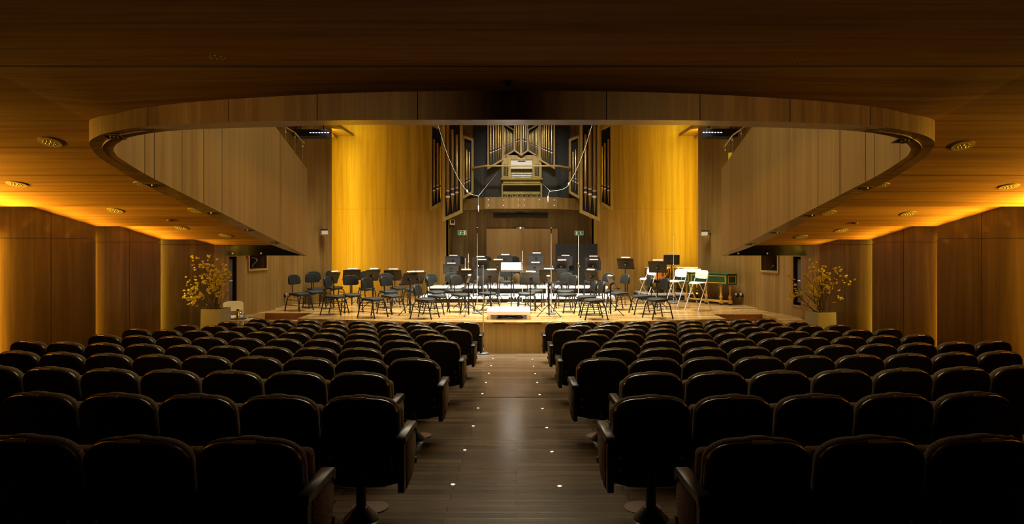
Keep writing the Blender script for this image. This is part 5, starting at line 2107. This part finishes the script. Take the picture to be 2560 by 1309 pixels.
# ------------------------------------------------------------------ planters with flowering branches
def planter(lab, plab, px, pytop, Y, yaw, seed, lean, grp):
    top = P(px, pytop, Y)
    z = fz(Y)
    h = top.z - z
    t = thing('tall_planter', lab, 'planter', (top.x, Y, z), yaw, grp)
    a_ = MB()
    w0, w1, th = 0.235, 0.215, 0.02
    vs = []
    for wd, zz in ((w0, 0), (w1, h), (w1 - th, h), (w1 - th, h - 0.06)):
        vs += [(-wd, -wd, zz), (wd, -wd, zz), (wd, wd, zz), (-wd, wd, zz)]
    fs = [(3, 2, 1, 0)]
    for r in range(3):
        fs += [(4 * r + k, 4 * r + (k + 1) % 4, 4 * r + 4 + (k + 1) % 4, 4 * r + 4 + k) for k in range(4)]
    a_.add(vs, fs)
    a_.build('pot', POTM, t)
    a_ = MB()
    a_.box(-w1 + th, w1 - th, -w1 + th, w1 - th, h - 0.12, h - 0.05)
    a_.build('soil', SOIL, t)
    rr = random.Random(seed)
    p = thing('flowering_branches', plab, 'plant', (top.x, Y, z + h - 0.05), 0, 'flowering branches in the planters')
    br, fl_ = MB(), MB()

    def blossom(q, s):
        k = rr.randint(3, 5)
        for u in range(k):
            an = rr.uniform(0, 2 * PI)
            el = rr.uniform(0.2, 1.3)
            d = Vector((math.cos(an) * math.cos(el), math.sin(an) * math.cos(el), math.sin(el)))
            e = d.orthogonal().normalized() * s * 0.42
            f_ = d.cross(e).normalized() * s * 0.16
            a0 = q
            b0, b1 = q + d * s * 0.55 + e + f_, q + d * s * 0.55 - e + f_
            c0 = q + d * s
            m0 = q + d * s * 0.5 - f_
            fl_.add([a0, b0, c0, b1, m0], [(0, 1, 4), (1, 2, 4), (2, 3, 4), (3, 0, 4)])

    def grow(q, d, L, r, lev):
        pts = [q]
        n = 6
        dd = d.copy()
        for k in range(n):
            dd = (dd + Vector((rr.uniform(-1, 1), rr.uniform(-1, 1), rr.uniform(-0.5, 0.9))) * 0.20).normalized()
            pts.append(pts[-1] + dd * L / n)
        br.tube(pts, r, 5, 0, max(0.0022, r * 0.45))
        if lev < 2:
            for k in range(3 if lev == 0 else 2):
                i = rr.randint(2, n)
                nd = (dd + Vector((rr.uniform(-1, 1), rr.uniform(-1, 1), rr.uniform(-0.3, 0.8))) * 0.75).normalized()
                grow(pts[i], nd, L * rr.uniform(0.4, 0.62), r * 0.6, lev + 1)
        for k in range(3 if lev else 2):
            i = rr.randint(3, n)
            if rr.random() < 0.28:
                blossom(pts[i], rr.choice((0.03, 0.035, 0.045, 0.05)))
        blossom(pts[-1], rr.uniform(0.035, 0.06))
    for k in range(13):
        u = (k + 0.5) / 13 * 2 - 1
        d = Vector((lean[0] + u * lean[1], rr.uniform(-0.35, 0.35), 1.0)).normalized()
        L = rr.uniform(0.50, 0.78)
        grow(Vector((rr.uniform(-0.1, 0.1), rr.uniform(-0.1, 0.1), 0.0)), d, L, 0.009, 0)
    for (dx, dz) in lean[2]:
        for k in range(9):
            blossom(Vector((dx + rr.uniform(-0.08, 0.08), rr.uniform(-0.1, 0.1), dz + rr.uniform(-0.06, 0.06))), rr.uniform(0.035, 0.06))
        grow(Vector((0, 0, 0)), Vector((dx, 0, dz)), math.hypot(dx, dz), 0.008, 2)
    br.build('branches', BARK, p)
    o = fl_.build('blossoms', PETAL, p)
    o['kind'] = 'stuff'


planter('tall square planter in front of the left wall, one side lit yellow', 'bare branches with yellow blossoms in the left planter', 540, 770, 13.45, R(-3), 5,
        (-0.18, 0.62, ((-0.60, 0.38), (-0.50, 0.45), (-0.35, 0.28), (-0.62, 0.25), (-0.45, 0.18), (0.05, 0.42), (0.12, 0.58), (0.0, 0.50))), 'tall planters')
planter('tall square planter in front of the right wall, one side lit yellow', 'bare branches with yellow blossoms in the right planter', 2051, 778, 13.45, R(11), 9,
        (-0.12, 0.62, ((-0.25, 0.60), (-0.10, 0.40), (0.22, 0.55), (-0.65, 0.35))), 'tall planters')
